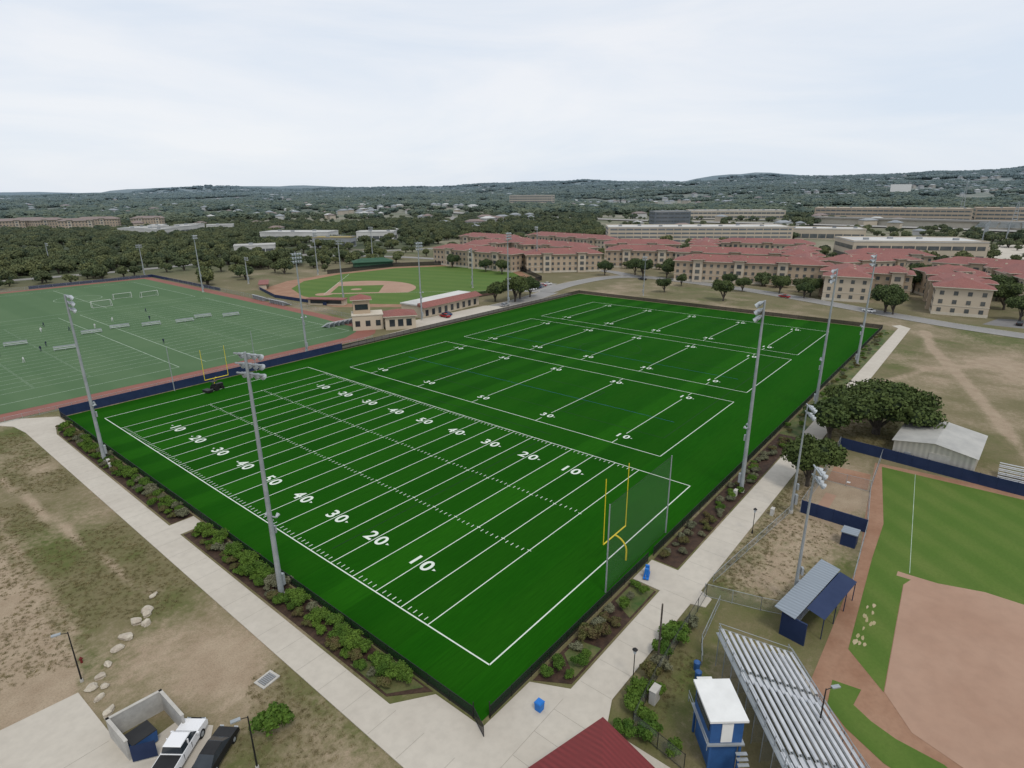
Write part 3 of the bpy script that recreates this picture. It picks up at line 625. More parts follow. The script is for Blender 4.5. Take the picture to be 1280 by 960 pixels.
for x0,x1,y0 in ((10,82,255),): 
    for a,b_ in (((x0,y0),(x1,y0)),((x0,y0+75),(x1,y0+75)),((x0,y0),(x0,y0+75)),((x1,y0),(x1,y0+75)),((46,y0),(46,y0+75))): pf.line(a,b_,.2,.038,m_lineO)
    pf.arc((46,y0+37),9.15,0,6.283,.2,.0385,m_lineO)
pf.obj('practice_field_markings')
fence('grey_chain_link_fence',[(-20,123.4),(66,122.6),(80,121.5)],1.2,m_meshG,m_galv)
fence('grey_chain_link_fence',[(96.5,150),(97,345),(-80,346)],1.5,m_meshG,m_galv,6)
padwall('navy_padded_wall',[(97,262),(97,345),(40,347)],1.5,m_navy)
for x,y in ((35,207),(25.8,205),(13.2,186),(43.8,202.5),(62,202),(4.9,205),(54,199),(70,196)):
    b=MB(); b.box((0,0,.45),(6.0,.45,.1),m_alu); b.box((0,.6,.8),(6.0,.35,.1),m_alu); b.box((0,.8,1.0),(6.0,.08,.3),m_galv)
    for i in (-2.8,0,2.8): b.box((i,.3,0),(.1,1.0,.46),m_galv)
    b.obj('team_bench',(x,y,.03),rad(-12))
def sgoal(x,y,a,W=7.3,H=2.44):
    b=MB(); 
    for s_ in (-W/2,W/2):
        b.cyl((s_,0,0),(s_,0,H),.07,.07,m_white); b.cyl((s_,1.0,H),(s_,0,H),.04,.04,m_white); b.cyl((s_,1.0,H),(s_,2.2,0),.04,.04,m_white); b.cyl((s_,0,.04),(s_,2.2,.04),.04,.04,m_white)
        b.add([(s_,0,0),(s_,2.2,0),(s_,1,H),(s_,0,H)],[(0,1,2,3)],m_net)
    b.cyl((-W/2,0,H),(W/2,0,H),.07,.07,m_white); b.cyl((-W/2,2.2,.04),(W/2,2.2,.04),.04,.04,m_white); b.add([(-W/2,2.2,0),(W/2,2.2,0),(W/2,1,H),(-W/2,1,H)],[(0,1,2,3)],m_net)
    b.obj('soccer_goal',(x,y,.03),a)
sgoal(59,276,0); sgoal(69,272,0.1); sgoal(46,262,rad(180))
def person(x,y,a,shirt,stride=.25):
    J=[(0,0,.95),(0,0,1.2),(0,0,1.42),(0,0,1.52),(0,0.02,1.68),(.1,0,.9),(.12,stride,.5),(.12,stride*.6,.08),(.12,stride*.6+.2,.03),(-.1,0,.9),(-.12,-stride*.3,.5),(-.12,-stride,.08),(-.12,-stride+.2,.03),(.2,0,1.4),(.28,-.1,1.12),(.27,.12,.9),(-.2,0,1.4),(-.28,.12,1.12),(-.25,.3,.95)]
    E=[(0,1),(1,2),(2,3),(3,4),(0,5),(5,6),(6,7),(7,8),(0,9),(9,10),(10,11),(11,12),(2,13),(13,14),(14,15),(2,16),(16,17),(17,18)]
    Rr=[.15,.14,.16,.06,.11,.1,.07,.05,.045,.1,.07,.05,.045,.07,.05,.035,.07,.05,.035]
    me=D.meshes.new('person'); me.from_pydata(J,E,[]); me.materials.append(shirt); o=D.objects.new('person',me); COL.objects.link(o)
    o.modifiers.new('skin','SKIN')
    for i,sv in enumerate(me.skin_vertices[0].data): sv.radius=(Rr[i],Rr[i]); sv.use_root=(i==0)
    o.modifiers.new('sub','SUBSURF').levels=1; o.location=(x,y,.03); o.rotation_euler=(0,0,a)
for x,y in ((30,214),(24,216),(38,222),(9,196),(6,190),(0,178),(48,214),(20,232),(-3,192),(52,232),(34,170),(15,222)): person(x+random.uniform(-2,2),y,random.random()*6,random.choice((m_shirt,m_shirt,m_shirt2)))
# ------------------------------------------------------------------ baseball ground
bb=MB(); bb.poly([(106,180),(124,156),(168,148),(218,158),(240,188),(247,215),(238,248),(210,268),(165,272),(135,266),(112,250),(104,222)],0.01,m_clay2); bb.obj('warning_track')
bb=MB(); bb.poly([(112,186),(128,161),(170,153),(214,162),(235,190),(242,215),(233,244),(207,262),(168,266),(140,258),(122,240),(113,215)],0.025,m_grassB); bb.obj('baseball_outfield')
h0=(122,212)
bb=MB(); bb.poly([(h0[0]+2,h0[1]-2)]+[(h0[0]+18.4*1.0+29*math.cos(rad(a_)),h0[1]+29*math.sin(rad(a_))) for a_ in range(-72,73,8)]+[(h0[0]+2,h0[1]+2)],0.03,m_clay); bb.poly(circ(h0,4,n=24),0.033,m_clay); 
bb.poly([(h0[0]+3.5,h0[1]),(h0[0]+19.4,h0[1]-16),(h0[0]+35.5,h0[1]),(h0[0]+19.4,h0[1]+16)],0.036,m_grassB); bb.poly(circ((h0[0]+18.4,h0[1]),2.7,n=20),0.04,m_clay)
bb.line(h0,(h0[0]+58,h0[1]-58),.15,.043,m_line); bb.line(h0,(h0[0]+50,h0[1]+50),.15,.0435,m_line); bb.obj('baseball_infield')
fence('ballpark_fence',[(124,155),(168,147),(219,157),(241,187),(248,215),(239,249),(211,269),(165,273)],2.4,m_meshB,m_black,6)
padwall('navy_padded_wall',[(106,186),(103,222),(111,251)],1.4,m_navy)
for cx,cy,an in ((108,188,-60),(116,256,60)):
    b=MB(); b.box((0,0,0),(16,3.5,2.4),m_stucco2); b.box((0,-.4,2.4),(17,4.8,.25),m_roof); b.box((0,-1.78,.6),(14,.1,1.5),m_glass); b.obj('baseball_dugout',(cx,cy,0),rad(an))
b=MB(); b.box((0,0,0),(24,10,3.0),m_greencan); b.hip((0,0),24,10,3,2,m_greencan); b.obj('batting_cage_tent',(205,282,0),rad(-30))
def smallbleach(x,y,a,name='spectator_bleachers'):
    b=MB()
    for i in range(5): b.box((0,i*.75,.4+i*.38),(12,.28,.06),m_alu); b.box((0,i*.75-.38,.15+i*.38),(12,.35,.05),m_alu)
    for k in range(-5,6,2): b.add([(k,-.4,.1),(k,3.3,.1),(k,3.3,1.9),(k,-.4,.3)],[(0,1,2,3)],m_galv)
    b.obj(name,(x,y,0),a)
smallbleach(97,205,rad(90)); smallbleach(98,222,rad(85)); smallbleach(86,150,rad(180)); smallbleach(82,-44,rad(-90))
# ------------------------------------------------------------------ roads
def road(name,pts,w,m=m_asph,z=0.012,kerb=True,centre=False):
    b=MB(); P=[Vector((x,y)) for x,y in pts]
    for _ in range(3):
        Q=[P[0]]
        for a,c in zip(P[:-1],P[1:]): Q+= [a*.75+c*.25,a*.25+c*.75]
        Q.append(P[-1]); P=Q
    N=[]
    for i in range(len(P)):
        d=(P[min(i+1,len(P)-1)]-P[max(i-1,0)]).normalized(); N.append(Vector((-d.y,d.x)))
    Zf=lambda v:z+float(terrain(v.x,v.y))
    for i in range(len(P)-1):
        a,c,na,nc=P[i],P[i+1],N[i],N[i+1]
        def qd(o0,o1,dz,mm): b.add([(*(a+na*o0),Zf(a)+dz),(*(c+nc*o0),Zf(c)+dz),(*(c+nc*o1),Zf(c)+dz),(*(a+na*o1),Zf(a)+dz)],[(3,2,1,0)],mm)
        qd(-w/2,w/2,0,m)
        if kerb: 
            for s_ in (-1,1):
                o0=s_*w/2; o1=s_*(w/2+.25); qd(min(o0,o1),max(o0,o1),.13,m_kerb)
                b.add([(*(a+na*o0),Zf(a)-.02),(*(c+nc*o0),Zf(c)-.02),(*(c+nc*o0),Zf(c)+.13),(*(a+na*o0),Zf(a)+.13)],[(0,1,2,3)],m_kerb)
        if centre: qd(-.08,.08,.004,m_line)
    for i in range(len(P)-1):
        a,c=P[i],P[i+1]; L=(c-a).length; EXC.append(((a.x+c.x)/2,(a.y+c.y)/2,L/2,w/2,math.atan2(c.y-a.y,c.x-a.x),4))
    return b.obj(name)
m_road=M('light_asphalt',(0.27,0.26,0.25),(0.22,0.215,0.205),0.08,fine=1.5)
road('road',[(190,-160),(206,-70),(213,-30),(224,-3),(238,25),(252,60),(262,100),(262,125),(248,136),(215,138),(189,133)],8.5,m_road)
road('road',[(262,128),(275,150),(262,200),(262,260),(250,330),(200,400)],7,m_road)
road('road',[(-100,400),(39,395),(90,388),(140,388),(200,400),(330,330),(420,300),(440,200),(400,0),(380,-120)],8,m_road)
road('road',[(200,400),(420,560),(620,620),(900,900)],12,m_road); road('road',[(440,200),(560,330),(800,420)],12,m_road)
road('parking_lane',[(146,126),(170,127),(190,131)],9,m_road)
sheet('parking_lot',[(186,136),(214,143),(212,160),(196,168),(182,150)],0.014,m_road)
sheet('parking_lot',[(225,-30),(240,-34),(252,-70),(225,-80)],0.014,m_asph)
sheet('parking_lot',[(470,-20),(560,60),(620,-60),(520,-120)],0.3,m_conc)
m_fwy=M('freeway_concrete',(0.33,0.30,0.265),(0.26,0.24,0.21),0.02,haze=True)
road('freeway',[(700,-900),(760,-200),(840,120),(800,420),(900,900),(1300,1700)],34,m_fwy,1.2,False)
road('freeway_ramp',[(860,-500),(880,-80),(930,150),(905,420)],22,m_fwy,1.2,False)
b=MB()
for (x0,y0),(x1,y1) in (((790,-300),(850,-40)),((850,-40),(880,180))):
    L=math.hypot(x1-x0,y1-y0); a=math.atan2(y1-y0,x1-x0); b.box(((x0+x1)/2,(y0+y1)/2,7),(L,14,1.8),m_fwy,a); b.box(((x0+x1)/2,(y0+y1)/2,0),(L*.98,9,7),m_trim,a)
b.obj('freeway_overpass')
b=MB()
for x,y,h in ((1226,42,56),(900,-30,30),(880,-60,28)):
    z=float(terrain(x,y))
    for sx,sy in ((-1,-1),(1,-1),(1,1),(-1,1)): b.cyl((x+sx*3,y+sy*3,z),(x+sx*.5,y+sy*.5,z+h),.5,.3,m_galv,4)
    for k in range(6): b.box((x,y,z+h*(.15+k*.15)),(6-k*.8,6-k*.8,.4),m_galv)
    for k in (0.8,.92): b.box((x,y,z+h*k),(.5,16,.5),m_galv)
b.obj('power_pylon')
b=MB()
for i in range(7):
    for j in range(4): x=640+i*16; y=-60+j*16; b.cyl((x,y,0),(x,y,14),.5,.3,m_galv,5); b.box((x,y,12),(.5,15,.5),m_galv)
b.obj('electrical_substation')
# ------------------------------------------------------------------ vehicles
def carmesh(name,paint,kind='sedan'):
    b=MB()
    L,W=(4.7,1.8) if kind=='sedan' else (5.9,2.0)
    def prof(P,w0,w1,m):
        n_=len(P); zs=[p_[1] for p_ in P]; zmn,zmx=min(zs),max(zs)
        vs=[]
        for s_ in (-1,1):
            for x_,z_ in P: 
                w=w0+(w1-w0)*((z_-zmn)/(zmx-zmn+1e-6)); vs.append((x_,s_*w/2,z_))
        b.add(vs,[tuple(range(n_-1,-1,-1)),tuple(range(n_,2*n_))]+[(i,(i+1)%n_,n_+(i+1)%n_,n_+i) for i in range(n_)],m)
    if kind=='sedan':
        prof([(-2.35,.35),(2.35,.35),(2.38,.65),(2.2,.82),(1.2,.95),(-1.7,.98),(-2.3,.92),(-2.38,.6)],W,W*.94,paint)
        prof([(1.15,.94),(.35,1.40),(-1.0,1.42),(-1.85,.96)],W*.9,W*.72,m_glass); prof([(.3,1.405),(.25,1.46),(-.9,1.47),(-1.0,1.425)],W*.73,W*.68,paint)
        ax=(1.45,-1.4); wr=.33
    else:
        prof([(-2.95,.5),(2.85,.5),(2.92,.9),(2.75,1.12),(1.45,1.25),(-.85,1.27),(-2.95,1.22)],W,W*.96,paint)
        prof([(1.4,1.24),(.75,1.82),(-.65,1.84),(-.85,1.26)],W*.9,W*.76,m_glass); prof([(.8,1.825),(.65,1.9),(-.6,1.91),(-.72,1.845)],W*.78,W*.74,paint)
        b.box((-1.95,0,1.225),(1.95,1.78,.06),m_black); b.box((2.93,0,.75),(.05,1.5,.3),m_black); b.box((-3.0,0,.55),(.14,1.8,.2),m_galv)
        for s_ in (-1,1):
            b.box((1.15,s_*1.12,1.2),(.15,.25,.2),paint); b.box((.1,s_*.88,1.26),(.1,.1,.55),paint)
            b.box((0.35,s_*.985,.6),(.03,.03,.6),m_black); b.box((-.8,s_*.985,.6),(.03,.03,.6),m_black)
        ax=(1.85,-1.85); wr=.41
    for x_ in ax:
        for s_ in (-1,1): b.cyl((x_,s_*(W/2-.22),wr),(x_,s_*(W/2+.01),wr),wr,wr,m_tyre,16); b.cyl((x_,s_*(W/2),wr),(x_,s_*(W/2+.02),wr),wr*.6,wr*.55,m_galv,12)
    for s_ in (-1,1): b.box((L/2-.02,s_*.65,.68 if kind=='sedan' else .9),(.06,.35,.15),m_lens); b.box((-L/2+.0,s_*.7,.75 if kind=='sedan' else 1.0),(.06,.25,.16),m_redmetal)
    return b.mesh(name)
paints=[m_carw,M('silver_paint',(0.4,0.41,0.42),None,1,.3,.4),m_black,M('red_paint',(0.3,0.02,0.02),None,1,.3),M('dark_blue_paint',(0.02,0.04,0.12),None,1,.3)]
cars=[carmesh('car_mesh%d'%i,p_) for i,p_ in enumerate(paints)]; trk=carmesh('pickup_mesh',m_carw,'truck')
inst('pickup_truck',trk,(-24.2,13.6,.1),rad(38))
inst('parked_car',cars[2],(-22.3,11.2,.1),rad(35))
for i,(x,y,a) in enumerate(((190,141,0),(193,141.5,0),(196,142,0),(199,143,0),(202,143.6,0),(208,145,0),(188,150,90),(200,155,90),(205,152,90),(119,128,85),(226,5,65),(231,-40,0),(233,-47,0),(234,-55,0),(240,40,68),(236,-60,0),(252,115,80),(122,130,85),(150,124.5,5))):
    inst('parked_car',cars[i*7%5],(x,y,.12 if 100<x<130 else .02),rad(a+random.uniform(-4,4)))
b=MB(); b.box((.4,0,.7),(1.8,.9,.8),m_black); b.box((-.7,0,.6),(1.1,1.2,.5),m_black); b.box((-.9,0,1.1),(.5,.6,.55),m_black)
for s_ in (-1,1): b.cyl((-.7,s_*.6,.65),(-.7,s_*.95,.65),.65,.65,m_tyre,16); b.cyl((1.0,s_*.5,.38),(1.0,s_*.75,.38),.38,.38,m_tyre,14); b.cyl((-1.1,s_*.5,1),(-1.1,s_*.5,2.2),.04,.04,m_black)
b.box((-.8,0,2.2),(1.3,1.3,.1),m_black); b.box((-2.6,0,.2),(1.4,2.2,.5),m_black); b.cyl((-1.9,0,.5),(-1.2,0,.5),.06,.06,m_galv); b.obj('compact_tractor',(24.3,110.0,.03),rad(10))
# ------------------------------------------------------------------ near left: enclosure, rocks, drain
b=MB()
P=[(-27.0,16.6),(-27.2,20.2),(-23.0,19.9),(-22.9,15.6)]
for (x0,y0),(x1,y1) in ((P[1],P[0]),(P[1],P[2]),(P[2],P[3])):
    L=math.hypot(x1-x0,y1-y0); b.box(((x0+x1)/2,(y0+y1)/2,0),(L+.2,.2,2.1),m_block,math.atan2(y1-y0,x1-x0)); b.box(((x0+x1)/2,(y0+y1)/2,2.1),(L+.26,.28,.1),m_kerb,math.atan2(y1-y0,x1-x0))
b.add([(-27,15.9,.3),(-25.4,14.9,.3),(-25.4,14.9,2.0),(-27,15.9,2)],[(0,1,2,3)],m_navy); b.obj('dumpster_enclosure')
b=MB(); b.box((0,0,.15),(1.9,1.5,1.2),m_blue,0,1.05,1.15); b.box((0,0,1.36),(2.0,1.75,.06),m_black)
for x_ in (-.98,.98): b.box((x_,0,.8),(.14,.9,.16),m_blue)
b.obj('dumpster',(-25.8,17.2,.1),rad(5))
def rock(x,y,s_,sd):
    r=np.random.default_rng(sd); bm=bmesh.new(); bmesh.ops.create_icosphere(bm,subdivisions=2,radius=1); ph=r.random(6)*6
    vs=[]
    for v_ in bm.verts:
        c=v_.co; k=1+.18*math.sin(3*c.x+ph[0])+.15*math.sin(4*c.y+ph[1])+.1*math.sin(5*c.z+ph[2])+.1*r.random(); vs.append((c.x*k*s_,c.y*k*s_*.75,max(-.1,c.z*k*s_*.62)+.1))
    b=MB(); b.add(vs,[tuple(w.index for w in f.verts) for f in bm.faces],m_stone); bm.free(); b.obj('limestone_boulder',(x,y,0),r.random()*6)
for i,(x,y) in enumerate([(-17.1,38.2),(-18.5,36.1),(-18.9,35.2),(-20.2,34.8),(-21.8,33.0),(-23.0,31.8),(-24.4,30.1),(-25.5,28.9),(-26.5,28.0),(-26.4,26.0),(-26.4,23.5),(-19.6,33.6),(-25.6,27.2)]): rock(x,y,random.uniform(.4,.75),i)
b=MB(); b.box((0,0,0),(1.9,1.5,.12),m_kerb); b.box((0,0,.12),(1.4,1.05,.02),m_asph)
for i in range(7): b.box((-.6+i*.2,0,.14),(.05,.95,.03),m_galv)
b.obj('storm_drain',(-15.2,15.7,0),rad(8))
b=MB(); b.cyl((0,0,0),(0,0,.55),.12,.1,m_redmetal,10); b.cyl((0,0,.55),(0,0,.75),.13,.03,m_redmetal,10); b.cyl((-.2,0,.45),(.2,0,.45),.06,.06,m_redmetal,8); b.obj('fire_hydrant',(-26,32.6,0))
b=MB(); b.box((0,0,0),(.6,.6,.9),m_bluebr,0,1.15,1.15); b.box((0,0,.9),(.75,.75,.1),m_bluebr,0,.8,.8); b.obj('recycling_bin',(-1.2,-7.2,.1))
b=MB(); b.box((0,0,.1),(1.7,.7,.12),m_bluebr); b.box((.5,0,.22),(.35,.6,1.1),m_bluebr,0,.7,.8); b.box((-.3,0,.22),(.35,.6,1.1),m_bluebr,0,.7,.8); b.cyl((-.8,0,.2),(-1.3,0,1.1),.04,.04,m_galv); b.obj('blocking_sled',(22.9,-5.6,.1),rad(20))
def cabinet(x,y,a=0,s_=1.0):
    b=MB(); b.box((0,0,0),(1.1*s_,.6*s_,1.5*s_),m_roofwhite); b.box((0,-.31*s_,.2*s_),(.9*s_,.02,1.1*s_),m_kerb); b.box((0,0,1.5*s_),(1.2*s_,.7*s_,.06),m_kerb); b.obj('electrical_cabinet',(x,y,0),a)
cabinet(6.4,-14.9); cabinet(-7.6,83,1.5,.7); cabinet(-7.9,81.4,1.5,.6); cabinet(50,-6.8,0,.7); cabinet(47.8,-13,0,.7)
# ------------------------------------------------------------------ softball complex
sheet('warning_track',[(77,-21.5),(53.4,-23.9),(43.3,-25.2),(25.2,-25.5),(16,-25.6),(13.5,-27.9),(8,-32),(4,-40),(4,-95),(80,-95),(78.5,-40)],0.012,m_clay2)
sheet('softball_outfield',[(75.8,-22.7),(55.1,-26.1),(44.8,-26.4),(25.1,-27.5),(21.0,-31.3),(41,-30.3),(43.8,-33.5),(45.3,-38),(45.3,-45),(42,-56),(30,-70),(30,-90),(76,-90),(76.2,-41)],0.028,m_grassN)
sheet('infield_dirt',[(42.5,-29.4),(42.6,-30.9),(41.0,-30.35),(21.1,-31.35),(17.5,-34),(15.5,-40),(20,-48),(26,-60),(30,-70),(42,-56),(45.3,-45),(45.3,-38),(43.8,-33.5),(43.6,-30.5),(43.6,-29.4)],0.032,m_clay)
sheet('home_plate_grass',[(19.6,-27.2),(20.0,-29.6),(17.6,-29.4),(16.6,-31),(15.9,-33),(15.6,-36.5),(14.2,-38.5),(12.0,-36),(12.6,-32.6),(14.4,-29.4),(16.2,-27.5)],0.036,m_grassN)
c_=MB(); c_.line((76,-27.5),(44,-30.6),.07,.04,m_lineO); c_.obj('foul_line')
c_=MB()
for k in range(16):
    x=26+random.uniform(0,9); y=-28.6+random.uniform(-.5,.9); c_.poly([(x+random.uniform(.25,.6)*math.cos(a),y+random.uniform(.08,.22)*math.sin(a)) for a in (0,1,2,3,4,5)],.0395+k*.0003,m_sand)
c_.obj('worn_turf_patches')
sheet('bullpen_dirt',[(64.8,-16.6),(71,-16.3),(71.4,-21.8),(64.8,-22.4)],0.016,m_clay2); sheet('bullpen_dirt',[(53,-17.5),(60,-17.5),(60,-19),(53,-19)],0.018,m_clay)
b=MB(); b.box((66,-19.5,.02),(.5,.5,.02),m_white); b.box((54,-18.2,.02),(.5,.5,.02),m_white); b.obj('pitching_plate')
padwall('navy_outfield_wall',[(80.2,-15.0),(79.6,-22),(77.9,-38),(76.5,-60)],2.0,m_navy)
padwall('navy_outfield_wall',[(51.2,-16),(51,-24.6)],2.0,m_navy)
fence('softball_fence',[(80,-22),(64,-22.8),(51,-24.6),(36.5,-25.6)],1.8,m_meshG,m_galv)
fence('bullpen_fence',[(51,-16),(64,-16),(80,-15.2)],2.2,m_meshG,m_galv); fence('bullpen_fence',[(64.2,-16),(64.4,-22.8)],2.0,m_meshG,m_galv)
fence('grey_chain_link_fence',[(23.8,-12.6),(25.4,-18.5),(26.8,-22.5)],1.8,m_meshG,m_galv); fence('black_chain_link_fence',[(23.8,-12.8),(9,-13.9),(2.4,-14.8),(1.5,-20)],1.8,m_meshG,m_black); fence('grey_chain_link_fence',[(27,-12.4),(51,-15)],1.2,m_meshG,m_galv)
m_pale=M('weathered_metal_roof',(0.40,0.39,0.36),(0.31,0.305,0.285),0.3,.5)
wl,rf,wn=MB(),MB(),MB(); wl.box((0,0,0),(12.5,11.5,3.8),m_whiterib); rf.add([(-6.6,-6.1,3.75),(6.6,-6.1,3.75),(6.6,0,4.8),(-6.6,0,4.8),(6.6,6.1,3.75),(-6.6,6.1,3.75)],[(0,1,2,3),(3,2,4,5)],m_pale); wl.add([(-6.25,-5.75,3.8),(-6.25,5.75,3.8),(-6.25,0,4.75)],[(0,1,2)],m_whiterib); wl.add([(6.25,-5.75,3.8),(6.25,5.75,3.8),(6.25,0,4.75)],[(2,1,0)],m_whiterib)
wn.box((-6.28,-1,0),(.1,3,3.0),m_kerb); wn.box((-6.28,3.5,0),(.1,1,2.1),m_roofgrey); group('metal_maintenance_building',{'walls':wl,'roof':rf,'doors':wn},(86.0,-29.4,0),rad(-3)); EXC.append((88,-31,8,8,0))
b=MB(); b.box((0,1.2,0),(11.5,.2,2.9),m_navy); b.box((-5.7,0,0),(.2,2.6,2.7),m_navy); b.box((5.7,0,0),(.2,2.6,2.7),m_navy)
b.add([(-6.2,2.0,3.35),(6.2,2.0,3.35),(6.2,-.2,3.0),(-6.2,-.2,3.0)],[(3,2,1,0)],m_greyrib); b.add([(-6.2,2.0,3.3),(6.2,2.0,3.3),(6.2,-.2,2.95),(-6.2,-.2,2.95)],[(0,1,2,3)],m_greyrib)
b.add([(-3.5,-.3,2.95),(5.8,-.3,2.95),(5.8,-2.2,2.55),(-3.5,-2.2,2.55)],[(3,2,1,0)],m_navy)
for x_ in (-3.4,0,3,5.7): b.cyl((x_,-2.1,0),(x_,-2.1,2.55),.05,.05,m_navy,6)
b.box((0,.6,.45),(10.5,.4,.08),m_alu); b.box((0,.9,0),(10.5,.1,.45),m_galv); b.obj('softball_dugout',(28.5,-23.3,.0),rad(-8))
b=MB(); b.box((0,0,0),(1.8,1.8,1.9),m_navy); b.box((0,0,1.9),(2.0,2.0,.12),m_greyrib); b.obj('equipment_shed',(46.5,-23.3,0))
def bigbleach():
    seats,frame=MB(),MB(); n_=11; Lx=20
    for i in range(n_):
        v_=7.4-i*.72; z=.75+i*.30
        for x0,x1 in ((0,5.2),(6.4,13.2),(14.4,20)):
            seats.box(((x0+x1)/2,v_,z+.42),(x1-x0,.27,.06),m_alu); seats.box(((x0+x1)/2,v_+.18,z-.02),(x1-x0,.03,.22),m_galv)
        seats.box((Lx/2,v_-.36,z),(Lx,.4,.05),m_galv)
        for xa in (5.8,13.8): seats.box((xa,v_,z+.15),(1.1,.35,.05),m_alu)
    for k in range(12):
        x_=.3+k*1.76; frame.add([(x_,7.6,.1),(x_,-.2,.1),(x_,-.2,3.6),(x_,7.6,.6)],[(0,1,2,3)],m_meshG); frame.cyl((x_,-.15,0),(x_,-.15,4.9),.04,.04,m_galv,6); frame.cyl((x_,3.5,0),(x_,3.5,2.3),.04,.04,m_galv,6); frame.cyl((x_,7.5,0),(x_,7.5,1.6),.03,.03,m_galv,6)
    for z in (4.2,4.55,4.9): frame.cyl((0,-.15,z),(Lx,-.15,z),.03,.03,m_galv,6)
    for z in (1.2,1.6): frame.cyl((0,7.55,z),(Lx,7.55,z),.03,.03,m_galv,6)
    for x_ in (.05,Lx-.05):
        for dz in (.5,1.0): frame.cyl((x_,7.5,.7+dz),(x_,-.1,3.9+dz),.03,.03,m_galv,6)
    return group('metal_bleachers',{'seats':seats,'frame':frame},(14.6,-17.6,0),math.atan2(-.65,-.76))
bigbleach()
slab('',[(17.2,-22.2),(20.2,-22.4),(17.4,-26),(13.2,-28.6),(8,-33.5),(5.5,-31.5)]).obj('concrete_apron')
fence('backstop_fence',[(20.4,-22.8),(16.2,-26.4),(12.6,-29.5),(8,-34)],1.2,m_meshG,m_galv,2)
fence('grey_chain_link_fence',[(23.5,-14.5),(16.2,-15.4),(13.4,-16.6)],1.2,m_meshG,m_galv,2)
wl,rf,wn=MB(),MB(),MB()
for x_ in (-1.9,1.9):
    for y_ in (-1.2,1.2): wl.box((x_,y_,0),(.18,.18,3.0),m_blue)
wl.box((0,0,0),(3.4,2.2,2.9),m_blue)
wl.box((0,0,2.9),(4.2,3.0,.16),m_galv); wl.box((0,0,3.06),(3.8,2.6,2.3),m_blue); rf.box((0,0,5.36),(4.3,3.1,.2),m_white)
wn.box((0,1.33,4.0),(3.2,.08,.9),m_glass); wn.box((0,-1.33,4.0),(1.0,.08,.9),m_white); wn.box((-1.93,0,3.2),(.08,.9,1.9),m_white); wn.box((1.2,-1.33,3.3),(.8,.08,1.8),m_white); wn.box((0,-1.13,.3),(.9,.08,2.0),m_white)
for k in range(10): wl.box((-2.7-.26*k,-1.0,2.8-.28*k),(.28,.9,.06),m_galv)
for z in (3.5,4.0): wl.cyl((-2.5,1.7,z),(2.5,1.7,z),.03,.03,m_galv)
for x_ in (-2.4,2.4): wl.cyl((x_,1.7,2.9),(x_,1.7,4.1),.03,.03,m_galv)
group('press_box',{'walls':wl,'roof':rf,'windows':wn},(4.9,-21.2,0),math.atan2(-.65,-.76)+math.pi)
b=MB(); b.box((0,0,0),(1.6,1.2,1.9),m_blue); b.box((0,0,1.9),(1.8,1.4,.1),m_white); b.obj('equipment_shed',(9.4,-18.6,0),rad(40))
for q in ((11.5,-17.0),(12.6,-16.4),(8.2,-19.8)):
    b=MB(); b.cyl((0,0,0),(0,0,.9),.3,.33,m_blue,12); b.cyl((0,0,.9),(0,0,1.0),.34,.2,m_blue,12); b.obj('litter_bin',(q[0],q[1],0)); 
wl,rf=MB(),MB(); wl.box((0,0,0),(8.6,8.6,3.4),m_stucco2); rf.hip((0,0),9,9,3.4,2.2,m_redmetal,0,.9,.25,m_trim); wl.box((0,4.33,.9),(2.0,.1,1.4),m_glass)
group('concession_pavilion',{'walls':wl,'roof':rf},(-7.8,-17.6,.1),rad(-15))
# ------------------------------------------------------------------ trees masses placement
def ring(n_,r0,r1,a0=-22,a1=105):
    r=np.sqrt(rng.random(n_)*(r1*r1-r0*r0)+r0*r0); a=np.radians(a0+(a1-a0)*rng.random(n_)); return r*np.cos(a),r*np.sin(a)
def keep(x,y):
    k=ok(x,y); 
    k&=~((x>-100)&(x<100)&(y>-200)&(y<352)); k&=~((x>95)&(x<255)&(y>-130)&(y<280))
    for P in MEADOW: k&=~(inpoly(x,y,P)&(rng.random(x.shape)<0.88))
    k&=~(clearf(x,y)&(rng.random(x.shape)<.88))
    k&=~((fbm(x,y+900,60,3)>0.53)&(np.hypot(x,y)<1200)&(rng.random(x.shape)<.75))
    camp=(x>95)&(x<470)&(y>-120)&(y<330); k&=~(camp&(rng.random(x.shape)<0.60))
    return k
x,y=ring(24000,255,1150); k=keep(x,y); x,y=x[k],y[k]
gn('tree_mass',np.stack([x,y,terrain(x,y)-.3],-1),rng.random(len(x))*6.3,0.5+0.7*rng.random(len(x)),tmpl)
x,y=ring(34000,1100,6500); k=keep(x,y); x,y=x[k],y[k]
gn('distant_tree_mass',np.stack([x,y,terrain(x,y)-1.0],-1),rng.random(len(x))*6.3,0.7+0.7*rng.random(len(x))+np.hypot(x,y)/9000,cl2)
hb=MB(); x,y=ring(5200,650,6000); dens=fbm(x+2000,y,700,3)+0.06*np.clip((35-np.degrees(np.arctan2(y,x)))/35,0,1); k=(dens>0.48)&ok(x,y); x,y=x[k],y[k]; zt=terrain(x,y)
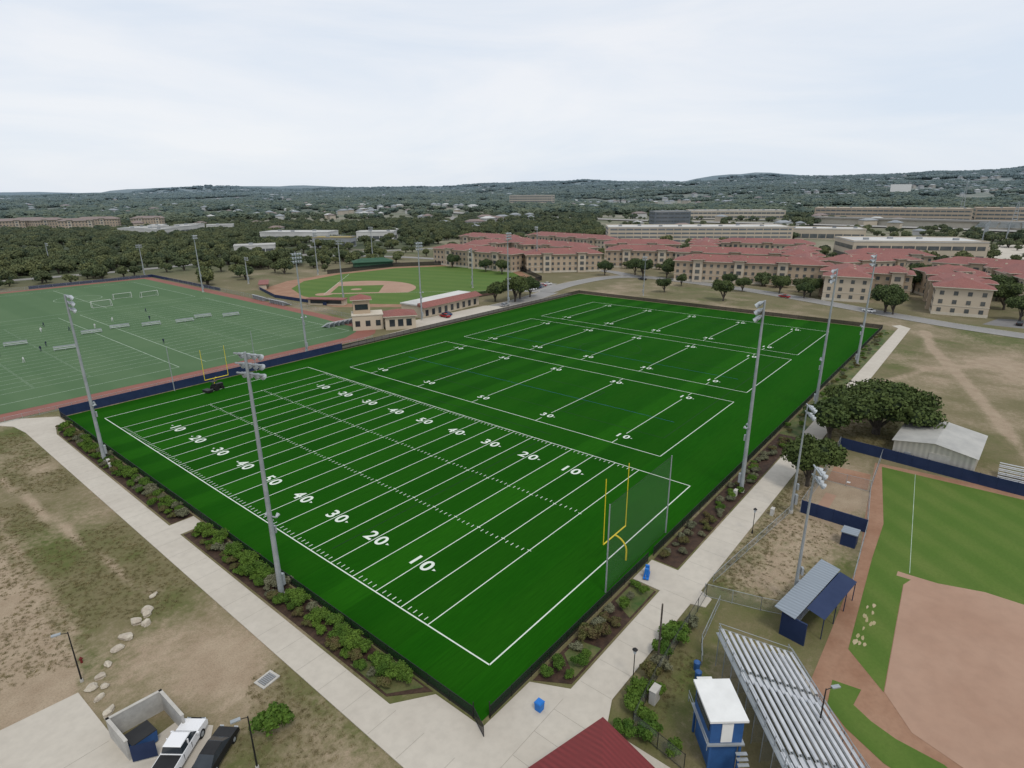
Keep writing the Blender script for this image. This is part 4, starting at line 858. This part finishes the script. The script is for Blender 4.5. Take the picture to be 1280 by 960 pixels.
for xx,yy,z_ in zip(x,y,zt):
    s_=random.uniform(.6,1.05)*(1+math.hypot(xx,yy)/7500); a=random.random()*3; mw=random.choice((m_stucco2,m_roofwhite,m_roofwhite)); L=random.uniform(10,22)*s_
    hb.box((xx,yy,z_-2),(L,10*s_,9*s_),mw,a); hb.hip((xx,yy),L,10*s_,z_-2+9*s_,2.4*s_,random.choice((m_roofgrey,m_roofbrown,m_roofwhite,m_roofgrey)),a)
hb.obj('distant_houses')
# ------------------------------------------------------------------ sky, sun, camera
w=D.worlds.new('World'); SC.world=w; w.use_nodes=True; t=w.node_tree; n=t.nodes; l=t.links; bg=n['Background']
sky=n.new('ShaderNodeTexSky'); sky.sky_type='NISHITA'; sky.sun_disc=False; sky.sun_elevation=rad(58); sky.sun_rotation=rad(205)
tc=n.new('ShaderNodeTexCoord'); mp=n.new('ShaderNodeMapping'); l.new(tc.outputs['Generated'],mp.inputs[0]); mp.inputs['Scale'].default_value=(1.0,1.0,5.0); mp.inputs['Rotation'].default_value=(0,0,0.5)
cn=noise(t,1.6,6,0.55,mp.outputs[0],0.6)
cloud=mixc(t,ramp(t,cn,0.36,0.66),(7.4,8.2,9.3),(9.1,9.3,9.7))
col=mixc(t,0.90,sky.outputs[0],cloud); l.new(col,bg.inputs[0]); bg.inputs[1].default_value=0.1
sl=D.lights.new('sun','SUN'); sl.energy=1.5; sl.angle=rad(14); sl.color=(1,0.94,0.85); so=D.objects.new('sun',sl); COL.objects.link(so)
az=rad(90-205); el=rad(58); d=Vector((math.cos(az)*math.cos(el),math.sin(az)*math.cos(el),math.sin(el))); so.rotation_euler=d.to_track_quat('Z','Y').to_euler()
cd=D.cameras.new('camera'); cd.sensor_width=36; cd.lens=739.1/1280*36; cd.clip_end=40000; cd.clip_start=1
co=D.objects.new('camera',cd); COL.objects.link(co); co.location=(-35.32,-32.5,45.5)
yaw,pit,rol=rad(39.635),rad(18.094),rad(-0.459)
f=Vector((math.cos(yaw)*math.cos(pit),math.sin(yaw)*math.cos(pit),-math.sin(pit))); r=Vector((math.sin(yaw),-math.cos(yaw),0)); u=r.cross(f)
r2=r*math.cos(rol)+u*math.sin(rol); u2=-r*math.sin(rol)+u*math.cos(rol)
co.rotation_euler=Matrix((r2,u2,-f)).transposed().to_euler(); SC.camera=co
SC.view_settings.view_transform='Standard'; SC.view_settings.look='None'; SC.view_settings.exposure=0
